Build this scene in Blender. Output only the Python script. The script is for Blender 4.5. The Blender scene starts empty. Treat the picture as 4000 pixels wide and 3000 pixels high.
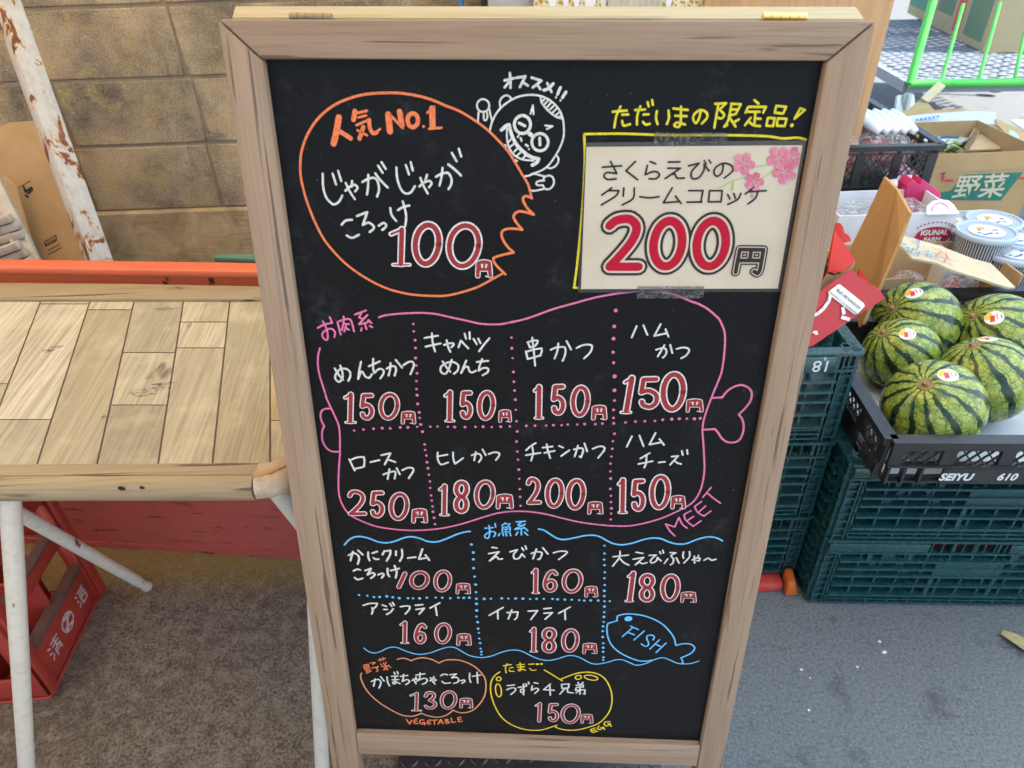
import bpy, bmesh, math, random
from mathutils import Vector, Matrix, Quaternion, noise
S = bpy.context.scene
COL = S.collection
random.seed(7)
R = math.radians

# ------------------------------------------------------------------ camera
FPX, CAMH = 2700.0, 1.30                       # focal length in pixels of a 4000 px wide frame, lens height
CAMP = Vector((0, 0, CAMH))
dn = Vector((140, 3850, FPX)).normalized()     # straight down, seen in the camera (x right, y down, z ahead)
fwd = (Vector((0, 0, 1)) - dn * dn.z).normalized()
rgt = fwd.cross(-dn)
CM = Matrix((rgt, fwd, -dn))                   # camera vector -> world vector
cd = bpy.data.cameras.new('camera'); cam = bpy.data.objects.new('camera', cd); COL.objects.link(cam)
cd.sensor_fit = 'HORIZONTAL'; cd.sensor_width = 36.0; cd.lens = FPX / 4000 * 36.0
cd.clip_start = 0.02; cd.clip_end = 400
cam.matrix_world = Matrix.Translation(CAMP) @ (CM @ Matrix(((1, 0, 0), (0, -1, 0), (0, 0, -1)))).to_4x4()
cd.dof.use_dof = True; cd.dof.focus_distance = 0.92; cd.dof.aperture_fstop = 9.0
S.camera = cam
S.render.resolution_x, S.render.resolution_y = 1024, 768

# ------------------------------------------------------------------ light
SUN_DIR = Vector((0.75, -0.25, 0.92)).normalized()     # towards the sun: high on the right
W = bpy.data.worlds.new('World'); S.world = W; W.use_nodes = True
nt = W.node_tree; sky = nt.nodes.new('ShaderNodeTexSky'); sky.sky_type = 'NISHITA'; sky.sun_disc = False
sky.sun_elevation = math.asin(SUN_DIR.z); sky.sun_rotation = math.atan2(SUN_DIR.x, SUN_DIR.y)
bg = nt.nodes['Background']; bg.inputs[1].default_value = 0.12
nt.links.new(sky.outputs[0], bg.inputs[0])
sl = bpy.data.lights.new('sun', 'SUN'); so = bpy.data.objects.new('sun', sl); COL.objects.link(so)
sl.energy = 5.0; sl.angle = R(0.5); sl.color = (1.0, 0.95, 0.86)
so.rotation_euler = SUN_DIR.to_track_quat('Z', 'Y').to_euler(); so.location = SUN_DIR * 12
S.view_settings.view_transform = 'Standard'; S.view_settings.look = 'None'
S.view_settings.exposure = 1.7; S.view_settings.gamma = 1.0
S.view_settings.use_curve_mapping = False
S.cycles.use_denoising = True
S.cycles.max_bounces = 8

# ------------------------------------------------------------------ helpers
def ray(px, py): return CM @ Vector(((px - 2000) / FPX, (py - 1500) / FPX, 1.0))
def G(px, py, z=0.0):                          # photo pixel on the level z
    d = ray(px, py); return CAMP + d * ((z - CAMH) / d.z)
def Y(px, py, y):                              # photo pixel on the upright plane y
    d = ray(px, py); return CAMP + d * (y / d.y)

class MB:
    def __init__(s): s.v = []; s.f = []; s.c = []
    def poly(s, pts, faces, col=None):
        o = len(s.v); s.v += [Vector(p) for p in pts]
        for f in faces: s.f.append([i + o for i in f]); s.c.append(col)
    def quad(s, a, b, c, d, col=None): s.poly([a, b, c, d], [(0, 1, 2, 3)], col)
    def hexa(s, p, col=None):                  # 4 points below, 4 above, both anticlockwise
        s.poly(p, [(3, 2, 1, 0), (4, 5, 6, 7), (0, 1, 5, 4), (1, 2, 6, 5), (2, 3, 7, 6), (3, 0, 4, 7)], col)
    def box(s, lo, hi, col=None):
        x0, y0, z0 = lo; x1, y1, z1 = hi
        s.hexa([(x0, y0, z0), (x1, y0, z0), (x1, y1, z0), (x0, y1, z0), (x0, y0, z1), (x1, y0, z1), (x1, y1, z1), (x0, y1, z1)], col)
    def bar(s, a, b, w, h, up=(0, 0, 1), col=None):  # rectangular bar from a to b, w sideways, h along up
        a = Vector(a); b = Vector(b); d = (b - a).normalized(); up = Vector(up)
        sd = d.cross(up)
        if sd.length < 1e-4: sd = d.cross(Vector((0, 1, 0)))
        sd.normalize(); u = sd.cross(d).normalized()
        sd *= w / 2; u *= h / 2
        s.hexa([a - sd - u, a + sd - u, b + sd - u, b - sd - u, a - sd + u, a + sd + u, b + sd + u, b - sd + u], col)
    def slab(s, top, t, n=None, col=None):     # polygon given a thickness t against its normal (or n)
        top = [Vector(p) for p in top]
        if n is None:
            n = Vector((0, 0, 0))
            for i in range(len(top)):
                a, b = top[i] - top[0], top[(i + 1) % len(top)] - top[0]
                n += a.cross(b)
            n.normalize()
        n = Vector(n); k = len(top)
        s.poly([p - n * t for p in top] + top, [tuple(reversed(range(k))), tuple(range(k, 2 * k))] +
               [(i, (i + 1) % k, (i + 1) % k + k, i + k) for i in range(k)], col)
    def tube(s, pts, r, n=12, col=None, caps=True):
        pts = [Vector(p) for p in pts]; rs = r if isinstance(r, (list, tuple)) else [r] * len(pts)
        o = len(s.v); ref = None
        for i, p in enumerate(pts):
            d = (pts[min(i + 1, len(pts) - 1)] - pts[max(i - 1, 0)]).normalized()
            if ref is None: ref = d.orthogonal().normalized()
            ref = (ref - d * ref.dot(d)).normalized(); b = d.cross(ref)
            for k in range(n):
                a = 2 * math.pi * k / n
                s.v.append(p + (ref * math.cos(a) + b * math.sin(a)) * rs[i])
        for i in range(len(pts) - 1):
            for k in range(n):
                s.f.append([o + i * n + k, o + i * n + (k + 1) % n, o + (i + 1) * n + (k + 1) % n, o + (i + 1) * n + k]); s.c.append(col)
        if caps:
            s.f.append([o + k for k in reversed(range(n))]); s.c.append(col)
            s.f.append([o + (len(pts) - 1) * n + k for k in range(n)]); s.c.append(col)
    def lathe(s, prof, n=48, c=(0, 0, 0), col=None):
        o = len(s.v); c = Vector(c)
        for r, z in prof:
            for k in range(n):
                a = 2 * math.pi * k / n; s.v.append(c + Vector((r * math.cos(a), r * math.sin(a), z)))
        for i in range(len(prof) - 1):
            for k in range(n):
                s.f.append([o + i * n + k, o + i * n + (k + 1) % n, o + (i + 1) * n + (k + 1) % n, o + (i + 1) * n + k]); s.c.append(col)
    def build(s, name, m, parent=None, bevel=0.0, smooth=False, seg=2, uvn=None):
        me = bpy.data.meshes.new(name); me.from_pydata([tuple(v) for v in s.v], [], s.f)
        if any(c is not None for c in s.c):
            at = me.color_attributes.new('tint', 'FLOAT_COLOR', 'CORNER'); k = 0
            for p, c in zip(me.polygons, s.c):
                for _ in p.loop_indices: at.data[k].color = tuple(c or (1, 1, 1)) + (1,); k += 1
        if bevel:
            bm = bmesh.new(); bm.from_mesh(me)
            bmesh.ops.remove_doubles(bm, verts=bm.verts, dist=1e-6)
            es = [e for e in bm.edges if len(e.link_faces) == 2 and e.calc_face_angle(0) > 0.5]
            bmesh.ops.bevel(bm, geom=es, offset=bevel, segments=seg, affect='EDGES', profile=0.5, clamp_overlap=True)
            bm.to_mesh(me); bm.free()
        for p in me.polygons: p.use_smooth = smooth or bool(bevel)
        if smooth or bevel:
            try: me.set_sharp_from_angle(angle=R(40))
            except Exception: pass
        me.materials.append(m)
        o = bpy.data.objects.new(name, me); COL.objects.link(o)
        if parent: o.parent = parent
        return o

def tag(o, label=None, cat=None, group=None, kind=None):
    if label: o['label'] = label
    if cat: o['category'] = cat
    if group: o['group'] = group
    if kind: o['kind'] = kind
    return o
def thing(name, label, cat, loc=(0, 0, 0), rz=0.0, group=None, M=None):
    o = bpy.data.objects.new(name, None); COL.objects.link(o); o.empty_display_size = 0.05
    if M is not None: o.matrix_world = M
    else: o.location = loc; o.rotation_euler = (0, 0, rz)
    bpy.context.view_layer.update()
    return tag(o, label, cat, group)
def copy_thing(root, label, M, group=None):
    r = root.copy(); COL.objects.link(r); r.matrix_world = M; r['label'] = label
    if group: r['group'] = group
    for ch in root.children:
        c = ch.copy(); COL.objects.link(c); c.parent = r
        for g in ch.children:
            d = g.copy(); COL.objects.link(d); d.parent = c
    return r

# ------------------------------------------------------------------ materials
def mat(name, col=(.5, .5, .5), rough=.6, metal=0.0, spec=.5, coat=0.0):
    m = bpy.data.materials.new(name); m.use_nodes = True
    b = m.node_tree.nodes['Principled BSDF']
    b.inputs['Base Color'].default_value = (*col, 1); b.inputs['Roughness'].default_value = rough
    b.inputs['Metallic'].default_value = metal; b.inputs['Specular IOR Level'].default_value = spec
    b.inputs['Coat Weight'].default_value = coat
    return m
class NT:                                      # short-hand for wiring a material
    def __init__(s, m): s.m = m; s.t = m.node_tree; s.b = s.t.nodes['Principled BSDF']
    def n(s, typ, **kw):
        x = s.t.nodes.new('ShaderNode' + typ)
        for k, v in kw.items():
            if k[0] == '_': setattr(x, k[1:], v)
            else: s.put(x.inputs[k.replace('__', ' ')], v)
        return x
    def put(s, sock, v):
        if hasattr(v, 'is_output') or isinstance(v, bpy.types.NodeSocket): s.t.links.new(v, sock)
        elif isinstance(v, (tuple, list)) and len(v) == 3 and sock.type == 'RGBA': sock.default_value = (*v, 1)
        else: sock.default_value = v
    def co(s, scale=(1, 1, 1), kind='Object', rot=(0, 0, 0)):
        tc = s.n('TexCoord'); mp = s.n('Mapping', Scale=scale, Rotation=rot); s.t.links.new(tc.outputs[kind], mp.inputs['Vector']); return mp.outputs[0]
    def noise(s, vec, scale, detail=5, rough=.55, dist=0.0): return s.n('TexNoise', Vector=vec, Scale=scale, Detail=detail, Roughness=rough, Distortion=dist).outputs['Fac']
    def ramp(s, fac, stops, interp='LINEAR'):
        r = s.n('ValToRGB'); r.color_ramp.interpolation = interp; s.put(r.inputs[0], fac); e = r.color_ramp.elements
        while len(e) < len(stops): e.new(0.5)
        for k, (p, c) in enumerate(stops):
            e[k].position = p; e[k].color = (c, c, c, 1) if isinstance(c, (int, float)) else (*c, 1)
        return r.outputs[0]
    def mix(s, fac, a, b, mode='MIX'):
        x = s.t.nodes.new('ShaderNodeMix'); x.data_type = 'RGBA'; x.blend_type = mode; x.clamp_factor = True
        s.put(x.inputs[0], fac); s.put(x.inputs[6], a); s.put(x.inputs[7], b); return x.outputs[2]
    def math(s, op, a, b=0.0, c=0.0):
        x = s.n('Math', _operation=op); s.put(x.inputs[0], a); s.put(x.inputs[1], b); s.put(x.inputs[2], c); return x.outputs[0]
    def col(s, v): s.put(s.b.inputs['Base Color'], v)
    def rough(s, v): s.put(s.b.inputs['Roughness'], v)
    def bump(s, h, strength=.3, dist=.002):
        x = s.n('Bump', Strength=strength, Distance=dist); s.put(x.inputs['Height'], h); s.t.links.new(x.outputs[0], s.b.inputs['Normal'])

def worn(name, col, dark=None, rough=.55, amount=.35, scale=14, bumpd=.0006, spec=.5, metal=0.0):
    m = mat(name, col, rough, metal, spec); k = NT(m); v = k.co()
    n1 = k.noise(v, scale, 6, .65); n2 = k.noise(v, scale * 9, 4, .6)
    d = dark or tuple(c * .45 for c in col)
    c = k.mix(k.math('MULTIPLY', k.ramp(n1, [(.42, 0), (.72, 1)]), amount), col, d)
    c = k.mix(k.math('MULTIPLY', k.ramp(n2, [(.5, 0), (.75, 1)]), amount * .5), c, tuple(min(1, x * 1.25) for x in col))
    k.col(c); k.rough(k.math('MULTIPLY_ADD', n1, .25, rough - .12)); k.bump(n2, .35, bumpd)
    return m
def wood(name, axis, light, mid, dark, streak=.5, rough=.55, f=1.0):
    m = mat(name, mid, rough, spec=.35); k = NT(m)
    sc = [55 * f] * 3; sc[axis] = 2.2 * f
    v = k.co(tuple(sc)); sc2 = [300 * f] * 3; sc2[axis] = 7 * f; v2 = k.co(tuple(sc2))
    n1 = k.noise(v, 1.0, 4, .6, .8); n2 = k.noise(v2, 1.0, 3, .6, .4)
    sc3 = [95 * f] * 3; sc3[axis] = 3.0 * f
    n3 = k.noise(k.co(tuple(sc3)), 1.0, 3, .6, .5)
    c = k.mix(k.ramp(n1, [(.3, 0), (.7, 1)]), mid, light)
    c = k.mix(k.math('MULTIPLY', k.ramp(n2, [(.5, 0), (.7, 1)]), .45), c, dark)
    c = k.mix(k.math('MULTIPLY', k.ramp(n3, [(.605, 0), (.64, 1)]), streak), c, tuple(x * .45 for x in dark))
    k.col(c); k.bump(n2, .25, .0005)
    return m
# ------------------------------------------------------------------ setting: ground, and unseen covers added to shape the light
m = mat('asphalt', (.10, .10, .105), .85, spec=.3); k = NT(m); v = k.co()
n1 = k.noise(v, 2.2, 6, .6); n2 = k.noise(v, 170, 5, .75); n3 = k.noise(v, 480, 3, .7); n4 = k.noise(v, 9, 5, .65); n6 = k.noise(v, 34, 6, .75)
asph = k.mix(k.ramp(n2, [(.32, 0), (.72, 1)]), (.080, .087, .090), (.24, .250, .252))
asph = k.mix(k.math('MULTIPLY', k.ramp(n4, [(.57, 0), (.70, 1)]), .7), asph, (.055, .06, .062))
conc = k.mix(k.ramp(n2, [(.38, 0), (.64, 1)]), (.050, .041, .031), (.30, .245, .175))
conc = k.mix(k.math('MULTIPLY', k.ramp(n1, [(.42, 0), (.62, 1)]), .5), conc, (.060, .049, .036))
conc = k.mix(k.math('MULTIPLY', k.ramp(n6, [(.50, 0), (.66, 1)]), .65), conc, (.30, .255, .195)); conc = k.mix(k.math('MULTIPLY', k.ramp(n6, [(.34, 1), (.47, 0)]), .7), conc, (.05, .042, .032)); conc = k.mix(k.ramp(n3, [(.62, 0), (.74, .4)]), conc, (.45, .37, .27)); asph = k.mix(k.ramp(n3, [(.64, 0), (.76, .22)]), asph, (.42, .44, .46)); asph = k.mix(k.math('MULTIPLY', k.ramp(n6, [(.34, 1), (.44, 0)]), .4), asph, (.07, .075, .08))
sx = k.n('SeparateXYZ'); k.t.links.new(v, sx.inputs[0])
moss = k.ramp(k.math('ADD', sx.outputs[1], k.math('MULTIPLY', k.math('SUBTRACT', n4, .5), .09)), [(0, 0), (1, 1)])
mr = k.n('MapRange'); k.put(mr.inputs[0], k.math('ADD', sx.outputs[1], k.math('MULTIPLY', k.math('SUBTRACT', n2, .5), .10))); mr.inputs[1].default_value = 1.02; mr.inputs[2].default_value = 1.14; moss_f = k.math('MULTIPLY', mr.outputs[0], .7)
conc = k.mix(moss_f, conc, k.mix(n2, (.16, .10, .02), (.42, .28, .07)))
side = k.math('GREATER_THAN', k.math('ADD', sx.outputs[0], k.math('MULTIPLY', k.math('SUBTRACT', n4, .5), .12)), .02)
k.col(k.mix(side, conc, asph)); hh = k.math('ADD', k.math('MULTIPLY', n2, .7), k.math('MULTIPLY', n3, .5))
k.bump(hh, .7, .0022)
M_ground = m
g = MB(); g.quad((-60, -60, 0), (60, -60, 0), (60, 60, 0), (-60, 60, 0))
tag(g.build('ground', M_ground), kind='structure')

# unseen awning, added to block the sun near the board and warm the light
def canvas(name, face, through, part):                              # cloth or sheet that lets part of the daylight through
    m = mat(name, face, .9, spec=.1); k = NT(m); tr = k.n('BsdfTranslucent', Color=(*through, 1)); mx = k.n('MixShader', Fac=part)
    k.t.links.new(k.b.outputs[0], mx.inputs[1]); k.t.links.new(tr.outputs[0], mx.inputs[2]); k.t.links.new(mx.outputs[0], k.t.nodes['Material Output'].inputs[0]); return m
M_awn = canvas('awning_canvas', (.82, .70, .50), (1.0, .80, .50), .80)
M_roof = canvas('milky_roof_sheet', (.70, .74, .80), (.84, .94, 1.0), .85)
M_alu = worn('aluminium_pole', (.5, .5, .5), rough=.4, metal=.8)
aw = thing('awning', 'unseen cream canvas awning added above the menu board to shade it and warm the light', 'awning')
b = MB(); b.slab([(-3.0, -.5, 2.42), (.30, -.5, 2.42), (.30, 2.3, 2.75), (-3.0, 2.3, 2.75)], .003); b.build('canvas', M_awn, aw)
b = MB(); b.tube([(-3.0, -.5, 2.40), (.30, -.5, 2.40)], .02); b.build('front_pole', M_alu, aw)
rf = thing('added_shade_roof', 'unseen milky translucent sheet roof added over the fruit crates to block the sun', 'roof')  # added out of view: blocks the sun and cools the light over the crates
b = MB(); b.slab([(-.30, -.55, 2.80), (4.9, -.55, 2.80), (4.9, 2.92, 2.90), (-.30, 2.92, 2.90)], .03); b.build('roof_sheet', M_roof, rf)
b = MB(); b.tube([(4.8, 2.5, 0), (4.8, 2.5, 2.86)], .04); b.build('roof_post', M_alu, rf)

# ------------------------------------------------------------------ the menu board
KB = .88                                                          # the board's scale, seen from the lens
U0 = Vector((.99794735, -.056835, -.02951035)); V0 = Vector((-.03856127, -.16539944, -.9854725)); T0 = CAMP + Vector((.04202953, .75392754, -.09630371)) * KB
BX = U0.normalized(); BZ = -(V0 - BX * V0.dot(BX)).normalized(); BY = BZ.cross(BX)        # right, away, up along the board
LEN = T0.z / BZ.z
BO = T0 - BZ * LEN                                                # middle of the foot, on the ground
BM = Matrix.Translation(BO) @ Matrix((BX, BY, BZ)).transposed().to_4x4()
BMI = BM.inverted()
def B(px, py, off=0.0):                                           # photo pixel on the board's plane, off metres behind its face
    d = ray(px, py); t = (BO + BY * off - CAMP).dot(BY) / d.dot(BY)
    return BMI @ (CAMP + d * t)
REC = .010                                                        # the black panel sits this far behind the frame's face
wl = ((.33, .226, .150), (.265, .178, .115), (.15, .096, .060))
M_wx = wood('wood_print_along_rail', 0, *wl, streak=.75); M_wz = wood('wood_print_upright', 2, *wl, streak=.75)
M_wback = wood('pale_wood_print', 0, (.46, .37, .21), (.41, .33, .18), (.27, .21, .12), streak=.3)
M_brass = mat('brass', (.75, .52, .16), .3, 1.0)
M_dull = mat('dull_metal', (.30, .25, .17), .5, .8)
M_panel = mat('black_board', (.012, .012, .014), .5, spec=.12); k = NT(M_panel); v = k.co()
n1 = k.noise(v, 260, 3, .7); n2 = k.noise(v, 10, 6, .7); n3 = k.noise(v, 45, 4, .7, 1.5)
c = k.mix(k.math('MULTIPLY', k.ramp(n1, [(.70, 0), (.78, 1)]), .55), (.006, .006, .007), (.30, .30, .29))
c = k.mix(k.math('MULTIPLY', k.math('MULTIPLY', k.ramp(n2, [(.52, 0), (.75, 1)]), k.ramp(n3, [(.45, 0), (.8, 1)])), .20), c, (.25, .25, .25))
k.col(c); k.rough(k.math('MULTIPLY_ADD', n2, .25, .32))

mb = thing('menu_board', 'tall black menu board in a brown wood-look frame, hand-lettered in coloured marker', 'menu board', M=BM)
TL, TR = B(849, 78), B(3425, 84); iTL, iTR = B(1024, 235), B(3231, 241); iBL, iBR = B(1387, 2869), B(2739, 2918)
def ext(a, b, z):                                                 # carry the line a-b on to the height z of the board
    t = (z - a.z) / (b.z - a.z); return a + (b - a) * t
oBL = ext(TL, B(1298, 3000), 0.012); oBR = ext(TR, B(2819, 3000), 0.0)
il2 = ext(iTL, iBL, 0.012); ir2 = ext(iTR, iBR, 0.0)
FT = .024
def rail(name, pts, m, back=FT):
    b = MB(); p = [Vector((q.x, 0, q.z)) for q in pts]; b.slab(p, back, (0, -1, 0)); return b.build(name, m, mb, bevel=.0022)
g = .0006
rail('side_rail', [TL, Vector((oBL.x, 0, oBL.z)), il2, iTL + Vector((0, 0, -g))], M_wz)
rail('side_rail', [iTR + Vector((0, 0, -g)), ir2, oBR, TR], M_wz)
rail('top_rail', [TL + Vector((g * 2, 0, g)), iTL + Vector((0, 0, g)), iTR + Vector((0, 0, g)), TR + Vector((-g * 2, 0, g))], M_wx)
bb = [iBL, B(1393, 2948), B(2738, 2998), iBR]
bb[1] = bb[0] + (bb[1] - bb[0]); bb = [Vector((q.x, 0, q.z)) for q in bb]
bb[0].x += .0005; bb[1].x = il2.x + (iTL.x - il2.x) * ((bb[1].z - il2.z) / (iTL.z - il2.z)) + .0005
bb[2].x = ir2.x + (iTR.x - ir2.x) * ((bb[2].z - ir2.z) / (iTR.z - ir2.z)) - .0005; bb[3].x -= .0005
b = MB(); b.slab([q + Vector((0, .001, 0)) for q in bb], .022, (0, -1, 0)); b.build('bottom_rail', M_wx, mb, bevel=.0018)
e = .006
b = MB(); b.slab([Vector((iTL.x - e, REC, iTL.z + e)), Vector((iBL.x - e, REC, iBL.z - e)), Vector((iBR.x + e, REC, iBR.z - e)), Vector((iTR.x + e, REC, iTR.z + e))], .004, (0, -1, 0))
panel = b.build('black_panel', M_panel, mb)
# rear leaf, hinged at the top and leaning away
p = [BMI @ Y(905, 66, .795 * KB), BMI @ Y(3378, 72, .740 * KB + .010), BMI @ Y(3345, 24, .740 * KB + .040), BMI @ Y(918, 22, .795 * KB + .030)]
b = MB(); b.slab(p, .05); b.build('rear_top_rail', M_wback, mb, bevel=.0015)
zr = p[0].z - .052; hw = .285 * KB
for s in (-1, 1):
    b = MB(); a0 = Vector((s * hw + .004, p[0].y + .02, zr)); a1 = Vector((s * hw + .004, p[0].y + .235, .015 if s < 0 else .005)); a1.z = 0.0
    w0 = BM @ a1; w0.z = .0; a1 = BMI @ Vector((w0.x, w0.y + .22, 0.002))
    b.bar(a0, a1, .04, .022, up=(0, 1, 0)); b.build('rear_side_rail', M_wz, mb, bevel=.0015)
b = MB(); b.slab([Vector((-hw + .03, p[0].y + .03, zr)), Vector((hw - .03, p[0].y + .03, zr)), Vector((hw - .03, p[0].y + .30, .28)), Vector((-hw + .03, p[0].y + .30, .28))], .004); b.build('rear_panel', M_panel, mb)
for (x0, x1, mm) in ((1132, 1298, M_dull), (2978, 3150, M_brass)):
    h = MB(); a = BMI @ Y(x0, 64, .690 if x0 < 2000 else .660); c_ = BMI @ Y(x1, 67, .657 if x0 > 2000 else .687)
    nseg = 5
    for i in range(nseg):
        q0 = a.lerp(c_, i / nseg + .006); q1 = a.lerp(c_, (i + 1) / nseg - .006); h.tube([q0, q1], .0032, 12)
    h.build('hinge', mm, mb)

# ------------------------------------------------------------------ marker pen lettering
REG = {'R1': (1150, 330, 3.687), 'R2': (1750, 230, 3.687), 'R3': (2300, 330, 2.458), 'R4': (1150, 780, 3.687), 'R5': (1750, 680, 3.687), 'R6': (2220, 500, 2.328),
       'M1': (1200, 1180, 4.424), 'M2': (1600, 1180, 4.424), 'M3': (2000, 1180, 4.424), 'M4': (2400, 1180, 4.424), 'M5': (1200, 1500, 4.424), 'M6': (1600, 1500, 4.424),
       'M7': (2000, 1500, 4.424), 'M8': (2400, 1500, 3.95), 'L1': (1250, 1740, 4.424), 'L2': (1650, 1740, 4.424), 'L3': (2000, 1740, 4.424), 'L4': (2350, 1740, 4.022),
       'L5': (1300, 2020, 3.687), 'L6': (1800, 2020, 3.687), 'L7': (2300, 2080, 3.687), 'L8': (1350, 2300, 4.022), 'N1': (1850, 2300, 3.687), 'N2': (1380, 2540, 4.022),
       'N3': (1870, 2550, 4.022), 'N4': (2330, 2330, 4.916), 'S': (0, 0, 1)}
LIFT = [REC]
def pen(reg, u, v):
    x, y, s = REG[reg]; q = B(x + u / s, y + v / s, LIFT[0]); return Vector((q.x, q.z))
def pxw(reg, w, at):                                              # a width read in photo pixels, in metres at that spot of the board
    a = pen(reg, *at); b_ = pen(reg, at[0] + 1, at[1]); return w * (b_ - a).length
def smooth_path(pts, closed=False):
    segs = []; cur = [pts[0]]
    for p_ in pts[1:]:
        if (p_ - cur[-1]).length < 1e-7: segs.append(cur); cur = [p_]
        else: cur.append(p_)
    segs.append(cur); out = []
    for sg in segs:
        if len(sg) < 3: pp = list(sg)
        else:
            pp = []; n_ = len(sg)
            for i in range(n_ - 1):
                p0 = sg[i - 1] if i else (sg[-2] if closed else sg[0] * 2 - sg[1]); p1 = sg[i]; p2 = sg[i + 1]
                p3 = sg[i + 2] if i + 2 < n_ else (sg[1] if closed else sg[-1] * 2 - sg[-2])
                kk = max(3, min(9, int((p2 - p1).length / .0025)))
                for j in range(kk):
                    t = j / kk
                    pp.append(.5 * (2 * p1 + (p2 - p0) * t + (2 * p0 - 5 * p1 + 4 * p2 - p3) * t * t + (3 * p1 - p0 - 3 * p2 + p3) * t ** 3))
            pp.append(sg[-1])
        out += pp
    return out
def stroke(mbx, pts, w, y):                                       # ribbon with round ends on the level y of the board
    pts = [p_ for i, p_ in enumerate(pts) if i == 0 or (p_ - pts[i - 1]).length > 1e-6]
    r = w / 2; P3 = lambda q: (q.x, y, q.y)
    def disc(c_, n_=10):
        mbx.poly([P3(c_ + Vector((math.cos(2 * math.pi * i / n_), math.sin(2 * math.pi * i / n_))) * r) for i in range(n_)], [tuple(range(n_))])
    if len(pts) == 1: disc(pts[0], 14); return
    for i in range(len(pts) - 1):
        d = (pts[i + 1] - pts[i]).normalized(); n_ = Vector((-d.y, d.x)) * r; yy = y - (i % 7) * .000004
        mbx.quad(*[(q.x, yy, q.y) for q in (pts[i] + n_, pts[i] - n_, pts[i + 1] - n_, pts[i + 1] + n_)])
    for i, q in enumerate(pts):
        mbx.poly([(q.x + math.cos(2 * math.pi * j / 10) * r, y - .00004 - (i % 7) * .000004, q.y + math.sin(2 * math.pi * j / 10) * r) for j in range(10)], [tuple(range(10))])
def parse(reg, text):
    out = []
    for st in text.split(';'):
        st = st.strip()
        if not st: continue
        wf = 1.0; pts = []; r = reg; first = None; closed = False
        for tok in st.split():
            if tok[0] == '@': r = tok[1:]
            elif tok[0] == 'w': wf = float(tok[1:])
            elif tok == 'z': closed = True
            elif tok == '|': pts.append(pts[-1])
            elif tok[0] == 'e':                                    # ellipse  e cx,cy,rx,ry,rot
                cx, cy, rx, ry, ro = [float(x) for x in tok[1:].split(',')]
                for i in range(21):
                    a = 2 * math.pi * i / 20; ex, ey = rx * math.cos(a), ry * math.sin(a); ro_ = R(ro)
                    pts.append(pen(r, cx + ex * math.cos(ro_) - ey * math.sin(ro_), cy + ex * math.sin(ro_) + ey * math.cos(ro_)))
                first = (cx, cy); closed = True
            else:
                u, v_ = [float(x) for x in tok.split(',')]; pts.append(pen(r, u, v_)); first = first or (u, v_); lastr = r
        if closed and (pts[0] - pts[-1]).length > 1e-6: pts.append(pts[0].copy())
        out.append((pts, wf, pxw(r, 1.0, first), closed))
    return out
def paint(name, col):
    m = mat(name, col, .55, spec=.3); k = NT(m); v = k.co(); n_ = k.noise(v, 330, 3, .6); n2 = k.noise(v, 30, 4, .6)
    c = k.mix(k.ramp(n_, [(.3, 0), (.75, 1)]), tuple(x * .66 for x in col), tuple(min(1, x * 1.10) for x in col)); k.col(c); return m
INK = {'white': paint('white_marker', (.66, .66, .61)), 'orange': paint('orange_marker', (.80, .20, .07)), 'salmon': paint('salmon_marker', (.72, .28, .14)), 'yellow': paint('yellow_marker', (.70, .60, .02)),
       'pink': paint('pink_marker', (.72, .17, .34)), 'blue': paint('blue_marker', (.14, .50, .85)), 'red': paint('red_marker', (.31, .027, .030)), 'rim': paint('white_outline_marker', (.80, .72, .69)),
       'gold': paint('golden_marker', (.80, .57, .03))}
def letter(name, col, reg, w, text, y=REC - .0004, parent=None, label=None):
    LIFT[0] = y; b = MB()
    for pts, wf, u, cl in parse(reg, text):
        stroke(b, smooth_path(pts, cl), w * u * wf, y)
    o = b.build(name, INK[col], parent or panel)
    if label: o['label'] = label
    return o
def dots(name, col, groups, r, parent=None):
    LIFT[0] = REC - .0004; b = MB()
    for reg, text in groups:
        for tok in text.split():
            u, v_ = [float(x) for x in tok.split(',')][:2]; c_ = pen(reg, u, v_); rr = pxw(reg, r, (u, v_)) * random.uniform(.85, 1.15); n_ = 14
            b.poly([(c_.x + math.cos(2 * math.pi * i / n_) * rr * random.uniform(.92, 1.08), LIFT[0], c_.y + math.sin(2 * math.pi * i / n_) * rr) for i in range(n_)], [tuple(range(n_))])
    return b.build(name, INK[col], panel)
# skeletons of the price figures in a unit box (x right, y down)
FIG = {'1': [[(.15, .24), (.5, .05)], [(.5, .05), (.52, .95)], [(.15, .96), (.85, .96)]],
       '/': [[(.78, .10), (.22, .90)]], 'I': [[(.12, .12), (.45, .05)], [(.5, .05), (.5, .95)]],
       '0': ['0'], '2': [[(.08, .20), (.2, .06), (.45, .03), (.75, .14), (.82, .34), (.66, .58), (.32, .84), (.12, .96), (.12, .96), (.92, .95)]],
       '3': [[(.10, .26), (.25, .09), (.52, .04), (.78, .15), (.74, .34), (.45, .50), (.45, .50), (.82, .62), (.88, .80), (.6, .95), (.25, .93), (.12, .84)]],
       '5': [[(.85, .05), (.26, .06), (.26, .06), (.16, .48), (.16, .48), (.5, .42), (.84, .56), (.84, .80), (.58, .95), (.26, .90), (.18, .78)]],
       '6': [[(.86, .18), (.66, .05), (.38, .14), (.14, .45), (.10, .74), (.3, .94), (.6, .94), (.8, .76), (.72, .54), (.45, .48), (.16, .60)]],
       '8': [[(.62, .48), (.86, .30), (.80, .10), (.5, .03), (.22, .12), (.16, .32), (.36, .45), (.66, .52), (.84, .70), (.76, .90), (.48, .97), (.2, .88), (.16, .68), (.36, .53), (.62, .48)]]}
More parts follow.
